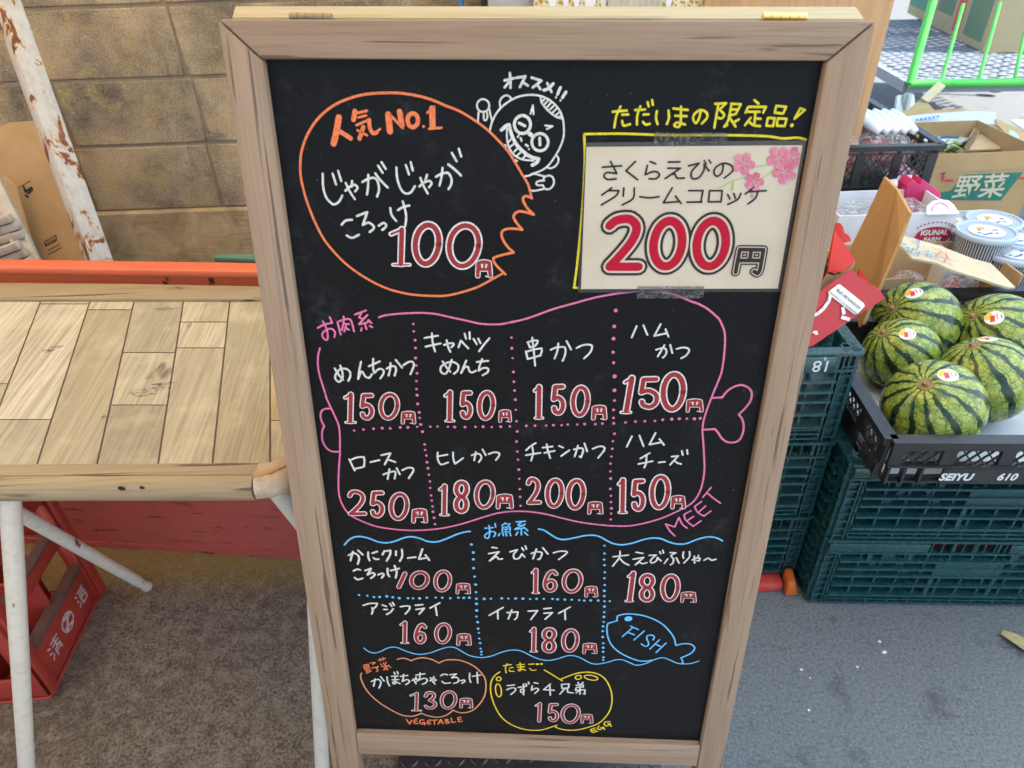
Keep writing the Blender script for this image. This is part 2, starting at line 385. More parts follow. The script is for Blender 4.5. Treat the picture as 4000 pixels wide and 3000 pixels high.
YEN = [[(.08, .97), (.14, .10), (.14, .10), (.55, .06), (.92, .10), (.92, .10), (.92, .95), (.72, .95)]]
def price(name, reg, items, wk=.20, label=None, parent=None, sl=0.0):
    y = REC - .0005; LIFT[0] = y; rim = MB(); red = MB()
    o0 = MB()
    for ch, x0, y0, x1, y1 in items:
        W_, H_ = x1 - x0, y1 - y0
        def pt(a, b_): return pen(reg, x0 + W_ * (a + sl * (.5 - b_) * H_ / W_ * 0), y0 + H_ * b_)
        u = pxw(reg, 1.0, (x0, y0))           # metres per zoomed pixel
        if ch == '円':
            ow = H_ * .055; hw_ = H_ * .20
            m_ = (hw_ / 2 + ow) ; fx = m_ / W_; fy = m_ / H_
            sk = [[(fx, 1 - fy * .6), (fx + .03, .16 + fy * .3), (fx + .03, .16 + fy * .3), (.5, fy * .9), (.94 - fx, .10 + fy * .6), (.94 - fx, .10 + fy * .6), (1 - fx, 1 - fy * .7)], [(fx, .54), (1 - fx, .54)], [(.5, fy), (.5, .54)], [(.62, .40), (.92 - fx, .40)], [(.08 + fx, .40), (.4, .40)]]
            for i, q in enumerate(sk):
                ps = [pt(*a) for a in q]; wide = hw_ if i == 0 else H_ * (.17 if i == 1 else .20)
                stroke(rim, smooth_path(ps), (wide + 2 * ow) * u, y); stroke(red, smooth_path(ps), wide * u, y - .00025)
            for cx in (.40, .62):
                stroke(rim, [pt(cx - .0, .28), pt(cx - .01, .43)], H_ * .10 * u, y - .0005)
            stroke(rim, [pt(1 - fx - .26, .92), pt(1 - fx - .10, .95)], ow * 1.2 * u, y - .0005)
            continue
        ow = min(W_, H_) * .0 + H_ * .034; bw = H_ * wk * (.62 if ch in '0' else .66)
        bw = H_ * wk * .60
        m_ = bw / 2 + ow
        def fit(a, b_):                                            # keep the drawn outline inside the measured box
            return pen(reg, x0 + m_ + (W_ - 2 * m_) * a, y0 + m_ + (H_ - 2 * m_) * b_)
        if ch == '0':
            loops = [[fit(.5 + .5 * math.cos(t) * (1 - .05 * math.sin(t)) - .06 * math.sin(t) * 1, .5 + .5 * math.sin(t)) for t in [2 * math.pi * i / 28 for i in range(29)]]]
            for lp in loops: stroke(rim, lp, (bw + 2 * ow) * u, y); stroke(red, lp, bw * u, y - .00025)
        elif ch in '1I':
            tx = .60; w1 = bw * 1.05
            x_t = x0 + W_ * (.56 if ch == '1' else .62); x_b = x0 + W_ * .52; top = y0 + m_; bot = y1 - m_ * .8
            if sl: x_t += sl * W_; x_b -= sl * W_
            A = pen(reg, x_t, top); Bq = pen(reg, x_b, bot); Fq = pen(reg, x0 + W_ * .10 + m_ * .3 + (sl * W_ * .8 if sl else 0), y0 + H_ * .20)
            th = bw * .55
            stroke(rim, [A, Bq], (w1 + 2 * ow) * u, y); stroke(red, [A, Bq], w1 * u, y - .00025)
            stroke(rim, [A, Fq], (th + 2 * ow) * u, y); stroke(red, [A, Fq], th * u * .8, y - .00025)
            if ch == '1':
                L_ = pen(reg, x0 + W_ * .22, y1 - ow * 1.4); R_ = pen(reg, x0 + W_ * .86, y1 - ow * 1.4)
                if sl: L_ = pen(reg, x0 + W_ * .05, y1 - ow * 1.4); R_ = pen(reg, x0 + W_ * .62, y1 - ow * 1.4)
                stroke(rim, [L_, R_], (th * .5 + 2 * ow) * u, y); stroke(red, [L_, R_], th * .5 * u, y - .00025)
        else:
            for q in FIG[ch]:
                ps = smooth_path([fit(*a) for a in q], ch == '8')
                stroke(rim, ps, (bw + 2 * ow) * u, y); stroke(red, ps, bw * u, y - .00025)
    a = rim.build(name, INK['rim'], parent or panel); c_ = red.build(name.replace('price', 'price_fill'), INK['red'], parent or panel)
    if label: a['label'] = label
    return a
letter('bubble_outline', 'orange', 'R1', 36, '2212,320 1950,210 1650,140 1350,120 1000,145 700,235 480,360 300,540 170,760 100,980 85,1150 95,1350 160,1620 @R4 230,160 300,330 420,560 560,740 750,930 1000,1110 1300,1265 1600,1350 1900,1382 2212,1378 @R5 350,1655 500,1590 680,1490 790,1430; '
  '@R5 825,1442 700,1320 655,1240 670,1200 800,1160 945,1128 | 870,1060 800,960 772,880 785,820 850,790 950,785 1070,800 | 1010,730 950,640 955,580 1010,540 1080,540 1180,565 1235,582 | 1150,500 1095,410 1080,350 1110,318 1160,325 1210,348; @R5 1200,345 1190,280 1150,140 1065,0 @R2 960,1480 850,1310 720,1170 590,1040 450,930 300,830 150,745 0,685')
letter('heading_lettering', 'orange', 'R1', 1, 'w90 640,475 605,680 565,850; w66 630,660 810,775; w72 872,385 852,505; w36 900,412 1045,378; w34 922,475 1035,445; w36 895,585 1080,505; w58 1078,510 1085,620 1130,700 1185,690; w30 1185,680 1235,640; w62 992,615 938,780; w34 908,660 1045,732;'
  'w92 1352,435 1376,675; w40 1380,440 1560,625; w80 1515,390 1548,590; w62 e1705,515,75,98,0; w40 1860,605; w88 1985,345 1990,600; w34 2015,320 1915,405; w36 1940,638 2120,622')
letter('dish_lettering', 'white', 'R1', 33, '408,1285 415,1480 455,1620 510,1690 570,1728 640,1690 690,1600; 550,1285 600,1440; 630,1245 675,1390; 735,1530 800,1470 870,1445 910,1490 875,1540; 830,1390 825,1470; 740,1420 790,1530 870,1650; 980,1405 1060,1360 1150,1345 1200,1400 1220,1520 1190,1615; 1065,1300 1060,1480 1045,1585; 1165,1280 1240,1380 1345,1485; 1205,1170 1270,1270; 1255,1120 1315,1215;'
  '1470,1195 1480,1350 1530,1500 1600,1570 1680,1550 1735,1465; 1605,1160 1650,1295; 1675,1120 1705,1240; 1800,1470 1870,1410 1950,1390 1975,1430 1940,1480; 1910,1300 1885,1390; 1815,1345 1860,1460 1920,1570; 2040,1330 2120,1285 2200,1272 @R5 25,10 52,80 45,150 8,215; 2135,1200 2115,1350 2090,1455; @R2 5,1520 80,1580 150,1640 @R5 185,20; @R2 55,1355 125,1475; @R2 155,1295 190,1405')
letter('dish_lettering', 'white', 'R4', 33, '680,360 740,300 830,290; 755,515 830,550 930,505; 900,235 1050,180 | 985,365 | 1070,330 1140,380 1140,420 1085,465; 1215,375 1280,335 1320,360 1310,400 1265,435; 1380,120 1400,220 1465,305; 1490,150 1570,105 1655,85; 1560,25 1600,170 1610,270 1595,385')
price('price_lettering', 'R4', [('1', 1340, 378, 1712, 965), ('0', 1680, 303, 2140, 983)], wk=.185)
price('price_lettering', 'R5', [('0', -40, 682, 498, 1384), ('円', 388, 1228, 650, 1490)], wk=.165)
letter('recommendation_lettering', 'white', 'R2', 36, '815,310 950,278; 890,205 900,300 900,415; 888,320 815,412; 985,272 1115,252 | 1035,405; 1085,340 1150,385; 1205,270 1345,315 | 1220,412; 1285,370 1330,435; w1.2 1515,358 1450,425 1380,450; 1430,350 1490,475; w1.2 1620,412 1577,510; w.9 1555,555; w1.2 1698,478 1648,558; w.8 1620,598')
letter('doodle_drawing', 'white', 'R2', 27, 'e505,672,88,92,0; 440,770 430,905; 515,760 515,860 540,885 565,850 565,770; 595,720 610,800 635,895; 755,700 745,620 780,555 840,525 895,550 915,590; 600,1045 630,920 700,780 800,670 950,570 1100,525 1250,520 1380,550 1500,620 1600,730 1650,850 1668,970 1665,1120 1620,1260 1550,1390 1450,1530 1340,1610 1200,1659;'
  '1335,545 1345,620 1400,700 1480,780 1570,840 1650,860; 1395,575 1360,610; 1440,600 1385,660; 1480,635 1420,705; 1520,680 1450,745; 1560,720 1495,785; 1600,770 1545,820; 1630,815 1595,845; 1565,1395 1590,1430 1585,1490 1540,1550 1470,1575 1425,1560; 1190,790 1222,668 | 1232,795; 1400,960 1505,970 | 1425,1010; w1.6 e1072,945,116,130,0; w1.5 e1325,1200,118,125,0; w2.2 1170,1075 1205,1100; 1005,1125 1020,1100; w1.5 1025,925 1110,965; w1.5 1320,1140 1325,1240; w1.1 1045,1140 1060,1180; w1.2 1120,1238 1150,1255; 1165,1300;'
  'w1.9 770,1022 830,970 880,950 | 890,1000 930,1130 1000,1250 1100,1350 1200,1415 1305,1440 | 1280,1490 1215,1530; 850,1010 850,1150 880,1280 960,1390 1080,1450 1230,1465; 870,1200 910,1150; 890,1270 955,1220; 940,1350 1010,1280; 1000,1390 1060,1330; 1070,1440 1120,1390; 825,1240 840,1310; 930,1440 995,1470;'
  '@R5 1110,30 1170,22 1235,-5 1320,15 1395,35; @R5 1385,95 1375,60 1430,25 1490,30 1525,90 1515,160 1460,215 1395,210 1365,160; @R5 1380,95 1310,100 1270,130 1290,160 1360,160; @R5 1180,238 1260,240 1390,210', label='white marker doodle of a grinning face with round glasses peeking over the bubble')
letter('notice_lettering', 'yellow', 'R3', 23, '230,262 365,250; 305,212 265,300 245,412; 320,290 380,288; 320,350 335,395 395,382; 445,245 540,240; 495,210 465,300 462,385; 525,290 575,285; 520,360 545,385 585,378; 565,170 575,210; 608,150 615,195; 655,255 645,320 660,380; 765,250 770,320 750,380; 812,230 950,245; 830,300 940,305; 885,212 880,380 850,408 820,390 850,365 925,385; 1075,250 1060,320 1030,370 1005,340 1010,290 1070,245 1130,270 1135,320 1085,375;'
  '1215,185 1320,180 | 1255,240 | 1300,290 1275,325 1235,318; 1245,185 1205,415; 1365,185 1460,190 | 1410,285 | 1345,300; 1380,240 1430,240; 1370,190 1340,340 1300,405 | 1330,390; 1360,330 1410,405; 1440,335 1390,365; 1590,150 1630,185; 1505,270 1530,215 | 1700,215 | 1675,270; 1530,262 1640,262; 1600,265 1590,380; 1595,325 1650,330; 1555,320 1500,390; 1530,350 1580,390 1645,400; 1800,205 | 1895,215 | 1865,280 | 1785,270 | 1800,205; 1720,320 | 1785,325 | 1770,400 | 1705,395 | 1720,320; 1815,325 | 1900,330 | 1880,400 | 1805,395 | 1815,325; 2030,230 | 2075,245 | 1975,330 | 2030,230; w1.6 1950,392')
letter('notice_border', 'yellow', 'R6', 21, '145,55 500,52 900,65 1450,65 1800,75 1950,95 2080,88 2160,105; w1.1 145,60 150,300 130,700 90,1150 55,1440; 50,1450 110,1455')
letter('section_lettering', 'pink', 'M1', 34, '185,445 300,385 430,360; 270,335 330,450 355,560 350,640 320,655 265,600 270,530 350,470 430,465 480,520 470,605; 390,260 425,345; 520,345 580,560; 520,345 640,300 730,295 770,350 810,505; 630,250 630,340 600,480; 630,375 720,380; 670,410 640,510; 670,450 720,480; 825,215 1015,145; 940,185 895,265 | 960,295 | 1040,225 | 900,375; 900,385 1050,350 | 1060,310 1110,365; 1000,380 1025,470; 940,450 930,495; 1080,410 1125,435')
letter('meat_outline', 'pink', 'M1', 34, '1240,265 1340,230 1600,200 1850,188 @M2 260,188 450,205 700,260 1000,325 1200,370 1400,385 1600,378 1850,325 @M3 0,350 300,270 700,125 1000,40 @R6 300,1530 600,1487 800,1487 950,1510 1150,1590 @M4 1380,0 1600,110 1800,280 | 1840,350 1900,500 1912,650 1905,820 1880,1050 1840,1250 1760,1450 1690,1620 @M8 1420,420 1370,600 1360,750 1375,950 1385,1150 1390,1300 1370,1480 @L4 1550,710 1470,850 1370,940 1200,1030 950,1140 700,1215 450,1262 250,1265 @L3 1900,1395 1600,1380 1200,1330 900,1265 600,1190 300,1145 @L2 1550,1140 1300,1170 1050,1240 700,1350 400,1420 @L1 1900,1455 1600,1468 1300,1450 1000,1405 800,1340 600,1250 480,1160 400,1050 340,900 320,750 320,550 330,350 345,150 @M5 565,1050 565,900 545,720 480,560 400,390 330,240 @M1 330,1640 270,1450 210,1250 185,1080 190,920 220,795;'
  '@M5 405,425 330,425 260,455 230,530 245,630 295,730 | 265,790 255,880 270,1000 340,1110 430,1165 560,1170; @M8 1510,215 1665,205 | 1740,110 1840,45 1960,15 2070,60 2120,140 2100,260 2020,370 1920,470 | 1970,540 1995,640 1980,760 1930,860 1850,900 1740,895 1660,840 1600,750 1550,695 | 1370,705')
dots('dotted_dividers', 'pink', [('M1', '1833,378 1842,507 1865,658 1872,793 1872,965 1885,1096 1898,1230 1888,1366 1890,1504 1900,1608'), ('M5', '1910,343 1937,491 1943,585 1962,700 1993,824 2030,1044 2038,1140 2062,1236 2070,1353 2085,1454 2103,1568'), ('L1', '1900,622 1905,735 1920,863 1932,953 1945,1053 1950,1146 1972,1250 1988,1360'),
  ('M2', '1760,614 1766,798 1780,968 1795,1207 1803,1377 1814,1528'), ('M6', '1830,270 1835,447 1848,643 1860,820 1848,994 1860,1167 1873,1308 1887,1480 1896,1638'), ('L2', '1683,756 1690,888 1697,1043'), ('M7', '1770,285 1755,447 1755,585 1757,680 1770,860 1745,988 1732,1120 1717,1254 1703,1377 1700,1512 1706,1634'), ('L3', '1700,752 1710,871 1709,978 1717,1086 1712,1178 1706,1278'),
  ('M5', '811,805 973,787 1145,773 1297,762 1434,767 1608,749 1738,750 1902,740 2127,738'), ('M6', '484,735 663,740 778,743 957,745 1138,740 1270,738 1420,745 1574,738 1732,733'), ('M7', '246,724 397,722 590,717 717,711 857,712 964,700 1128,700 1255,692 1440,693 1562,684 1963,664'), ('M8', '325,580 470,575 625,570 747,552 885,542 1002,537 1118,535 1234,537 1324,529')], 24)
dots('dotted_divider', 'pink', [('M3', '1792,145 1767,420 1755,632 1748,867 1757,1048 1773,1284 1770,1525')], 33)
letter('dish_lettering', 'white', 'M1', 36, '475,1145 540,1250 620,1345; 570,1095 605,1200 610,1310 550,1380 490,1330 490,1260 560,1165 660,1150 735,1200 745,1280 710,1360; 930,1030 900,1180 880,1330 | 930,1210 960,1210 1000,1280 1070,1310 1120,1245; 1065,1110 1255,1025; 1140,980 1140,1150 1160,1225 | 1240,1155 1310,1170 1320,1230 1265,1320; 1375,1150 1450,1110 1520,1115 1535,1180 1510,1270; 1440,1055 1430,1180 1405,1270; 1530,1000 1640,1135; 1665,1090 1740,1040 1810,1030 1845,1090 1785,1245')
letter('dish_lettering', 'white', 'M2', 35, '260,620 490,580; 275,770 535,715; 385,540 400,700 440,855; 595,740 680,715 750,710 760,740 720,780; 640,660 660,760 705,860; 845,780 885,665 | 1015,800; 950,545 975,635; 1035,520 1040,635; 1105,635 1160,730; 1185,630 1225,710; 1380,625 1290,730 1200,850; 570,1025 640,1130 705,1205; 730,995 690,1120 640,1220 590,1240 535,1190 550,1110 640,1050 750,1035 840,1090 830,1180 765,1240; 980,1010 890,1225 | 950,1130 1010,1120 1030,1190 1080,1215 1150,1185; 1160,1035 1360,1015; 1255,985 1210,1100 1195,1185 | 1270,1140 1350,1145 1350,1210 1260,1265')
letter('dish_lettering', 'white', 'M3', 34, '270,690 310,785; 275,690 380,665 440,665 | 440,700 400,760; 310,785 400,755; 240,850 270,985; 245,860 380,820 510,800 | 515,850 490,920; 270,985 500,920; 350,615 375,830 400,1100; 670,825 760,785 880,775 920,800 920,900 875,1015; 800,715 780,860 735,975; 945,675 1020,820; 1115,795 1220,745 1330,735 1385,765 1350,870 1245,975')
letter('dish_lettering', 'white', 'M4', 33, '385,415 300,610; 500,400 570,565; 800,380 690,585 | 890,540; 885,470 935,600; 720,825 800,800 870,800 900,850 880,920 835,960; 865,745 750,940; 965,740 1000,880; 1075,810 1180,785 1270,800 1290,850 1230,930 1155,970')
letter('dish_lettering', 'white', 'M5', 34, '725,1300 820,1495; 740,1320 860,1270 980,1260 | 990,1330 980,1430 | 830,1465; 1095,1350 1250,1315; 1280,1230 1440,1195 | 1340,1390; 1410,1310 1460,1325 1525,1350; 1315,1565 1410,1530 1510,1510 1525,1560 1510,1635; 1420,1470 1405,1560 1390,1640; 1545,1455 1600,1560; 1645,1490 1730,1450 1810,1450 1835,1500 1755,1630')
letter('dish_lettering', 'white', 'M6', 32, '485,1180 485,1290 540,1390 665,1355; 490,1250 655,1220; 750,1180 755,1290 785,1380 | 925,1280; 1075,1230 1160,1205 1220,1220 1240,1280 1195,1350; 1145,1175 1115,1320; 1260,1130 1315,1230; 1365,1210 1460,1180 1540,1190 1545,1240 1490,1315')
letter('dish_lettering', 'white', 'M7', 33, '410,1020 320,1075 245,1145; 345,1070 365,1180 350,1260 330,1325; 240,1230 490,1190; 530,1100 700,1080; 560,1190 735,1155; 600,1040 620,1150 660,1280; 815,1070 885,1100; 990,1145 850,1245; 1070,1130 1150,1110 1220,1115 1225,1180 1190,1270 | 1165,1250; 1140,1065 1085,1250; 1250,1025 1300,1165; 1395,1120 1500,1080 1580,1085 1595,1140 1490,1275')
letter('dish_lettering', 'white', 'M8', 29, '270,805 190,970; 385,795 450,960; 635,755 540,935 | 720,900; 695,850 765,940; 545,1065 400,1150; 495,1110 490,1220 460,1290; 370,1235 590,1190; 685,1210 780,1200; 885,1120 985,1110 | 860,1245; 930,1185 975,1220 1030,1235; 1040,1030 1055,1095; 1120,1015 1130,1080')
price('price_lettering', 'M5', [('1', 615, 125, 865, 690), ('5', 865, 125, 1195, 660), ('0', 1225, 130, 1605, 640), ('円', 1615, 460, 1885, 690)])
price('price_lettering', 'M6', [('1', 580, 88, 795, 665), ('5', 830, 75, 1125, 650), ('0', 1155, 95, 1495, 645), ('円', 1530, 435, 1770, 660)])
price('price_lettering', 'M7', [('1', 360, -8, 555, 618), ('5', 630, -38, 965, 582), ('0', 1000, 3, 1360, 592), ('円', 1365, 355, 1650, 620)])
price('price_lettering', 'S', [('1', 2424, 1462, 2486, 1618)], sl=.16)
price('price_lettering', 'S', [('5', 2478, 1461, 2590, 1609), ('0', 2575, 1447, 2684, 1614), ('円', 2678, 1556, 2749, 1610)])
price('price_lettering', 'L1', [('2', 440, 740, 845, 1245), ('5', 820, 745, 1155, 1290), ('0', 1180, 792, 1550, 1315), ('円', 1575, 1078, 1870, 1340)])
price('price_lettering', 'L2', [('1', 265, 648, 480, 1228), ('8', 492, 565, 855, 1212), ('0', 885, 580, 1268, 1118), ('円', 1265, 828, 1582, 1095)], wk=.185)
price('price_lettering', 'L3', [('2', 215, 518, 540, 1055), ('0', 560, 545, 912, 1105), ('0', 920, 553, 1287, 1135), ('円', 1300, 960, 1582, 1190)])
price('price_lettering', 'L4', [('1', 240, 490, 410, 1080), ('5', 425, 482, 725, 1078), ('0', 738, 438, 1095, 1030), ('円', 1078, 775, 1328, 998)], wk=.185)
WV = '168,400 220,340 300,290 400,280 520,305 650,355 780,370 900,345 1020,300 1130,282 1250,305 1370,350 1500,355 1640,310 1780,250 1900,215 1980,205; @L6 1120,170 1200,190 1300,255 1400,310 1500,322 1650,295 1800,265 1920,262 2020,290 2120,350 @L7 230,100 340,155 470,177 620,155 780,105 920,80 1040,90 1150,135 1270,165 1400,160 1560,100 1700,65 1800,68 1870,90 1925,120'
for part in WV.split(';'): letter('wave_line', 'blue', 'L5', 26, part)
letter('wave_line', 'blue', 'L8', 25, '285,930 360,985 450,1008 550,985 650,935 750,915 830,930 950,980 1080,1020 1200,1028 1350,1000 1500,945 1620,915 1720,925 1820,980 1950,1050 2080,1075 @N1 130,990 250,970 400,915 520,885 640,885 740,920 870,985 1000,1025 1100,1030 1220,1005 1350,965 1450,965 1550,1000 1660,1060 1760,1085 1900,1065 2040,1025 2140,1022 @N4 650,1275 740,1315 830,1315 950,1285 1080,1225 1200,1185 1300,1180 1420,1225 1550,1280 1680,1295 1820,1285 1965,1240')
letter('section_lettering', 'blue', 'L2', 28, '1080,1430 1220,1420; 1150,1385 1165,1500 1140,1600 1085,1590 1080,1550 1150,1500 1230,1490 1265,1520 1235,1575; 1255,1350 1265,1410; w.8 1435,1335 1370,1385; w.8 1400,1360 1515,1355 | 1480,1400; w.8 1385,1410 | 1520,1410 | 1515,1495 | 1375,1495 | 1385,1410; w.8 1385,1450 1520,1445; w.8 1450,1410 1440,1490; 1340,1520 1315,1560; 1390,1520 1400,1560; 1445,1520 1455,1560; 1515,1520 1525,1560; 1620,1320 1780,1310; 1720,1320 1650,1370 | 1720,1395 | 1775,1360 | 1600,1445; 1600,1450 1740,1430 | 1760,1420 1820,1475; 1710,1440 1710,1545; 1650,1495 1615,1550; 1765,1500 1820,1550')
dots('dotted_dividers', 'blue', [('L5', '1997,393 2024,510 2024,608 2027,735 2042,857 2057,972 2062,1082 2068,1175 2069,1250 2072,1345 2069,1432 2087,1512 2094,1607'), ('L8', '2095,692 2102,782 2114,853 2121,940 2134,989 2134,1034'), ('L5', '378,1123 498,1132 593,1152 675,1150 778,1140 864,1154 958,1167 1084,1168 1157,1170 1250,1170 1354,1160 1484,1158 1577,1161 1692,1168 1808,1160 1888,1163 1966,1160'),
  ('L6', '338,1177 433,1174 590,1170 684,1173 790,1172 896,1174 998,1180 1091,1177 1195,1177 1320,1178 1394,1184 1498,1188 1597,1190 1706,1196 1778,1202 1871,1200 1979,1201 2145,1210 2069,412 2070,524 2063,612 2070,692 2074,795 2069,880 2073,978 2067,1062 2066,1137 2069,1212 2069,1288 2065,1370 2062,1437 2059,1510 2050,1573 2045,1642'), ('N1', '1860,694 1868,785 1866,848 1865,908 1870,987 1867,1026')], 20)
letter('dish_lettering', 'white', 'L5', 30, '228,550 300,520 350,540 380,590 360,675; 290,495 255,625; 365,480 430,540; 510,505 510,570 530,625; 570,520 640,495; 585,585 610,605 660,605; 745,485 715,540; 745,490 830,480 | 825,540 775,630; 910,490 910,550; 995,465 1000,560 965,635; 1080,590 1195,575; 1290,460 1240,605 | 1360,585; 1335,545 1390,620; 300,775 350,750 395,760; 315,870 360,900 430,880; 465,770 550,740 | 500,830 | 570,800 605,830 550,880; 655,830 710,810 735,830 705,875; 790,740 790,810 815,855; 835,770 955,740; 890,700 920,790 905,875')
price('price_lettering', 'L5', [('/', 878, 752, 1112, 1066), ('0', 1098, 760, 1396, 1056)], wk=.27)
price('price_lettering', 'L5', [('0', 1447, 748, 1718, 1090), ('円', 1768, 943, 1990, 1108)])
letter('dish_lettering', 'white', 'L5', 27, '440,1270 540,1242 640,1242 | 620,1290 580,1320; 565,1305 575,1350 560,1395; 715,1265 770,1285; 735,1330 785,1330; 870,1320 830,1370 775,1400; 820,1245 850,1285; 860,1230 885,1270; 975,1290 1060,1278 1110,1285 | 1100,1330 1045,1395; 1190,1270 1295,1260; 1200,1330 1320,1312 | 1245,1395; 1540,1235 1400,1310; 1480,1290 1500,1415')
price('price_lettering', 'L8', [('1', 842, 490, 1008, 868), ('6', 1052, 510, 1310, 892), ('0', 1390, 520, 1672, 880), ('円', 1738, 692, 1982, 892)], wk=.21)
letter('dish_lettering', 'white', 'L6', 26, '450,435 520,445; 400,525 550,500 | 415,630 | 510,570 545,605 600,600; 710,500 815,470 | 760,540 775,600 840,590 880,530 | 920,575; 880,440 905,480; 930,415 945,460; 1015,525 1090,500 1165,510 1160,560 1130,610 | 1110,605; 1090,460 1040,600; 1180,440 1255,530; 1335,515 1430,490 1520,495 1520,525 1410,610')
price('price_lettering', 'L6', [('1', 1008, 722, 1140, 1110), ('6', 1158, 728, 1437, 1108), ('0', 1450, 732, 1765, 1110), ('円', 1778, 985, 1980, 1155)])
letter('dish_lettering', 'white', 'L6', 26, '610,1300 410,1415; 530,1350 535,1465; 665,1375 820,1365 | 810,1440 775,1475; 735,1335 685,1465; 970,1355 1105,1345 | 1010,1475; 1195,1320 1300,1310; 1200,1385 1320,1375 | 1215,1470; 1575,1295 1410,1385; 1500,1350 1505,1475')
price('price_lettering', 'N1', [('1', 798, 538, 928, 920), ('8', 945, 530, 1230, 952), ('0', 1258, 560, 1527, 930), ('円', 1565, 772, 1785, 938)])
letter('dish_lettering', 'white', 'L7', 25, '350,350 570,325; 450,270 440,360 345,485; 445,370 500,430 575,470; 680,285 780,300; 640,385 790,360 | 670,465 | 730,430 770,450 835,435; 870,330 970,325 | 890,400 910,440 970,410 990,360 | 1040,410; 1020,275 1035,305; 1065,255 1075,295; 1170,290 1255,293 | 1185,335 1220,380 1210,440 1175,465; 1135,380 1090,445; 1260,365 1300,440; 1365,280 1355,340 1365,370; 1450,275 1450,350 1370,440; 1490,395 1545,370 1600,370 1590,405 1560,405; 1580,330 1570,360; 1520,340 1525,440; 1660,400 1720,370 1770,400 1830,385')
price('price_lettering', 'L7', [('1', 528, 540, 690, 1010)], sl=.14)
price('price_lettering', 'L7', [('8', 685, 560, 992, 1030), ('0', 1023, 580, 1323, 1015), ('円', 1318, 845, 1555, 1010)])
letter('fish_drawing', 'blue', 'N4', 31, '400,375 500,345 640,335 800,350 960,385 1150,460 1300,560 1420,690 1490,800 1525,940 | 1620,915 1740,905 1840,930 1885,990 1840,1070 1740,1130 1620,1180 | 1650,1230 1660,1290; 400,375 395,465 | 225,515 | 205,560 200,650 220,780 270,900 350,1000 470,1090 650,1180 820,1235 950,1240 1080,1220; w4 598,430 628,426')
letter('fish_lettering', 'blue', 'N4', 29, '500,770 690,600; 655,570 800,635; 600,690 725,735; 915,665 720,835; 1085,835 1110,780 1060,740 980,755 965,810 1000,890 985,945 930,955 860,910; 1210,830 1025,1010; 1335,895 1145,1075; 1120,910 1240,965')
letter('section_lettering', 'orange', 'N2', 19, '160,235 180,300; 160,235 235,220 | 255,285; 180,300 255,285; 170,265 245,250; 200,230 225,345; 195,325 265,305; 205,360 280,325; 265,200 345,190 | 305,225; 290,280 395,255 | 375,275; 350,265 390,320 | 365,335; 395,160 510,125; 415,130 430,170; 465,115 475,155; 430,215 445,235; 470,200 480,215; 515,185 505,215; 450,260 560,235; 495,220 510,300; 515,250 480,310; 520,250 540,310; 540,240 590,270')
letter('cloud_outline', 'salmon', 'N2', 23, '695,140 770,125 840,135 905,165 | 1000,130 1100,118 1200,135 1280,165 1345,200 | 1450,155 1580,148 1720,170 1880,240 2000,340 2070,450 2085,580 2060,720 1980,850 1880,940 1760,980 1650,975 1570,940 | 1480,1010 1380,1045 1280,1050 1160,1025 1070,990 | 980,1025 880,1038 740,1010 580,930 420,830 280,710 180,580 125,460 115,400 130,360')
letter('vegetable_lettering', 'orange', 'N2', 20, '835,1085 885,1160 | 920,1100; 965,1085 955,1145 1015,1150; 965,1085 1010,1075; 960,1115 1005,1112; 1110,1095 1060,1095 1045,1140 1080,1160 1125,1135 | 1090,1135; 1125,1140 1120,1170; 1175,1100 1165,1155 1215,1155; 1175,1100 1220,1095; 1170,1128 1212,1125; 1230,1100 1325,1095; 1275,1100 1275,1165; 1335,1160 1375,1085 | 1415,1155; 1350,1135 1400,1130; 1445,1085 1460,1150; 1445,1085 1490,1090 1460,1115 | 1505,1125 1495,1145 1460,1150; 1540,1065 1550,1135 | 1610,1125; 1640,1060 1660,1125 | 1715,1115; 1640,1060 1690,1050; 1650,1092 1695,1082')
letter('dish_lettering', 'white', 'N2', 25, '285,490 350,465 400,460 435,510 405,595; 345,450 320,565; 430,415 485,485; 530,420 540,500 570,560; 600,410 700,405; 610,465 710,460; 655,420 665,510 640,530 620,510 660,495 735,525; 640,345 655,375; 690,335 705,370; 740,410 855,395; 790,380 785,440 770,490 | 840,460 880,480 870,510 825,540; 925,475 990,450 1010,480 985,490; 985,420 980,445; 940,450 985,525; 985,390 1125,370; 1050,355 1045,420 1030,470 | 1110,440 1160,460 1140,510 1085,535; 1205,480 1270,450 1300,470 1270,485; 1265,415 1255,445; 1210,430 1245,490 1285,530; 1375,400 1420,375 1480,385; 1395,490 1440,520 1525,510; 1520,385 1620,370 | 1545,435 | 1620,425 1655,460 1640,500 1580,520; 1690,480 1740,465 1750,490 1705,520; 1830,360 1825,440 1845,505; 1870,410 2000,390; 1945,345 1950,440 1955,515')
price('price_lettering', 'N2', [('1', 870, 648, 1100, 962), ('3', 1085, 622, 1340, 952), ('0', 1358, 622, 1635, 942), ('円', 1665, 740, 1885, 912)])
letter('section_lettering', 'gold', 'N3', 19, '385,205 510,185; 450,170 420,230 430,315; 480,240 540,230; 475,270 495,290 555,290; 600,190 715,180; 605,225 720,218; 650,155 665,260 640,285 620,270 660,250 735,275; 785,180 870,175; 800,245 840,275 900,270; w2 912,178 930,178; w1.8 977,175 993,175')
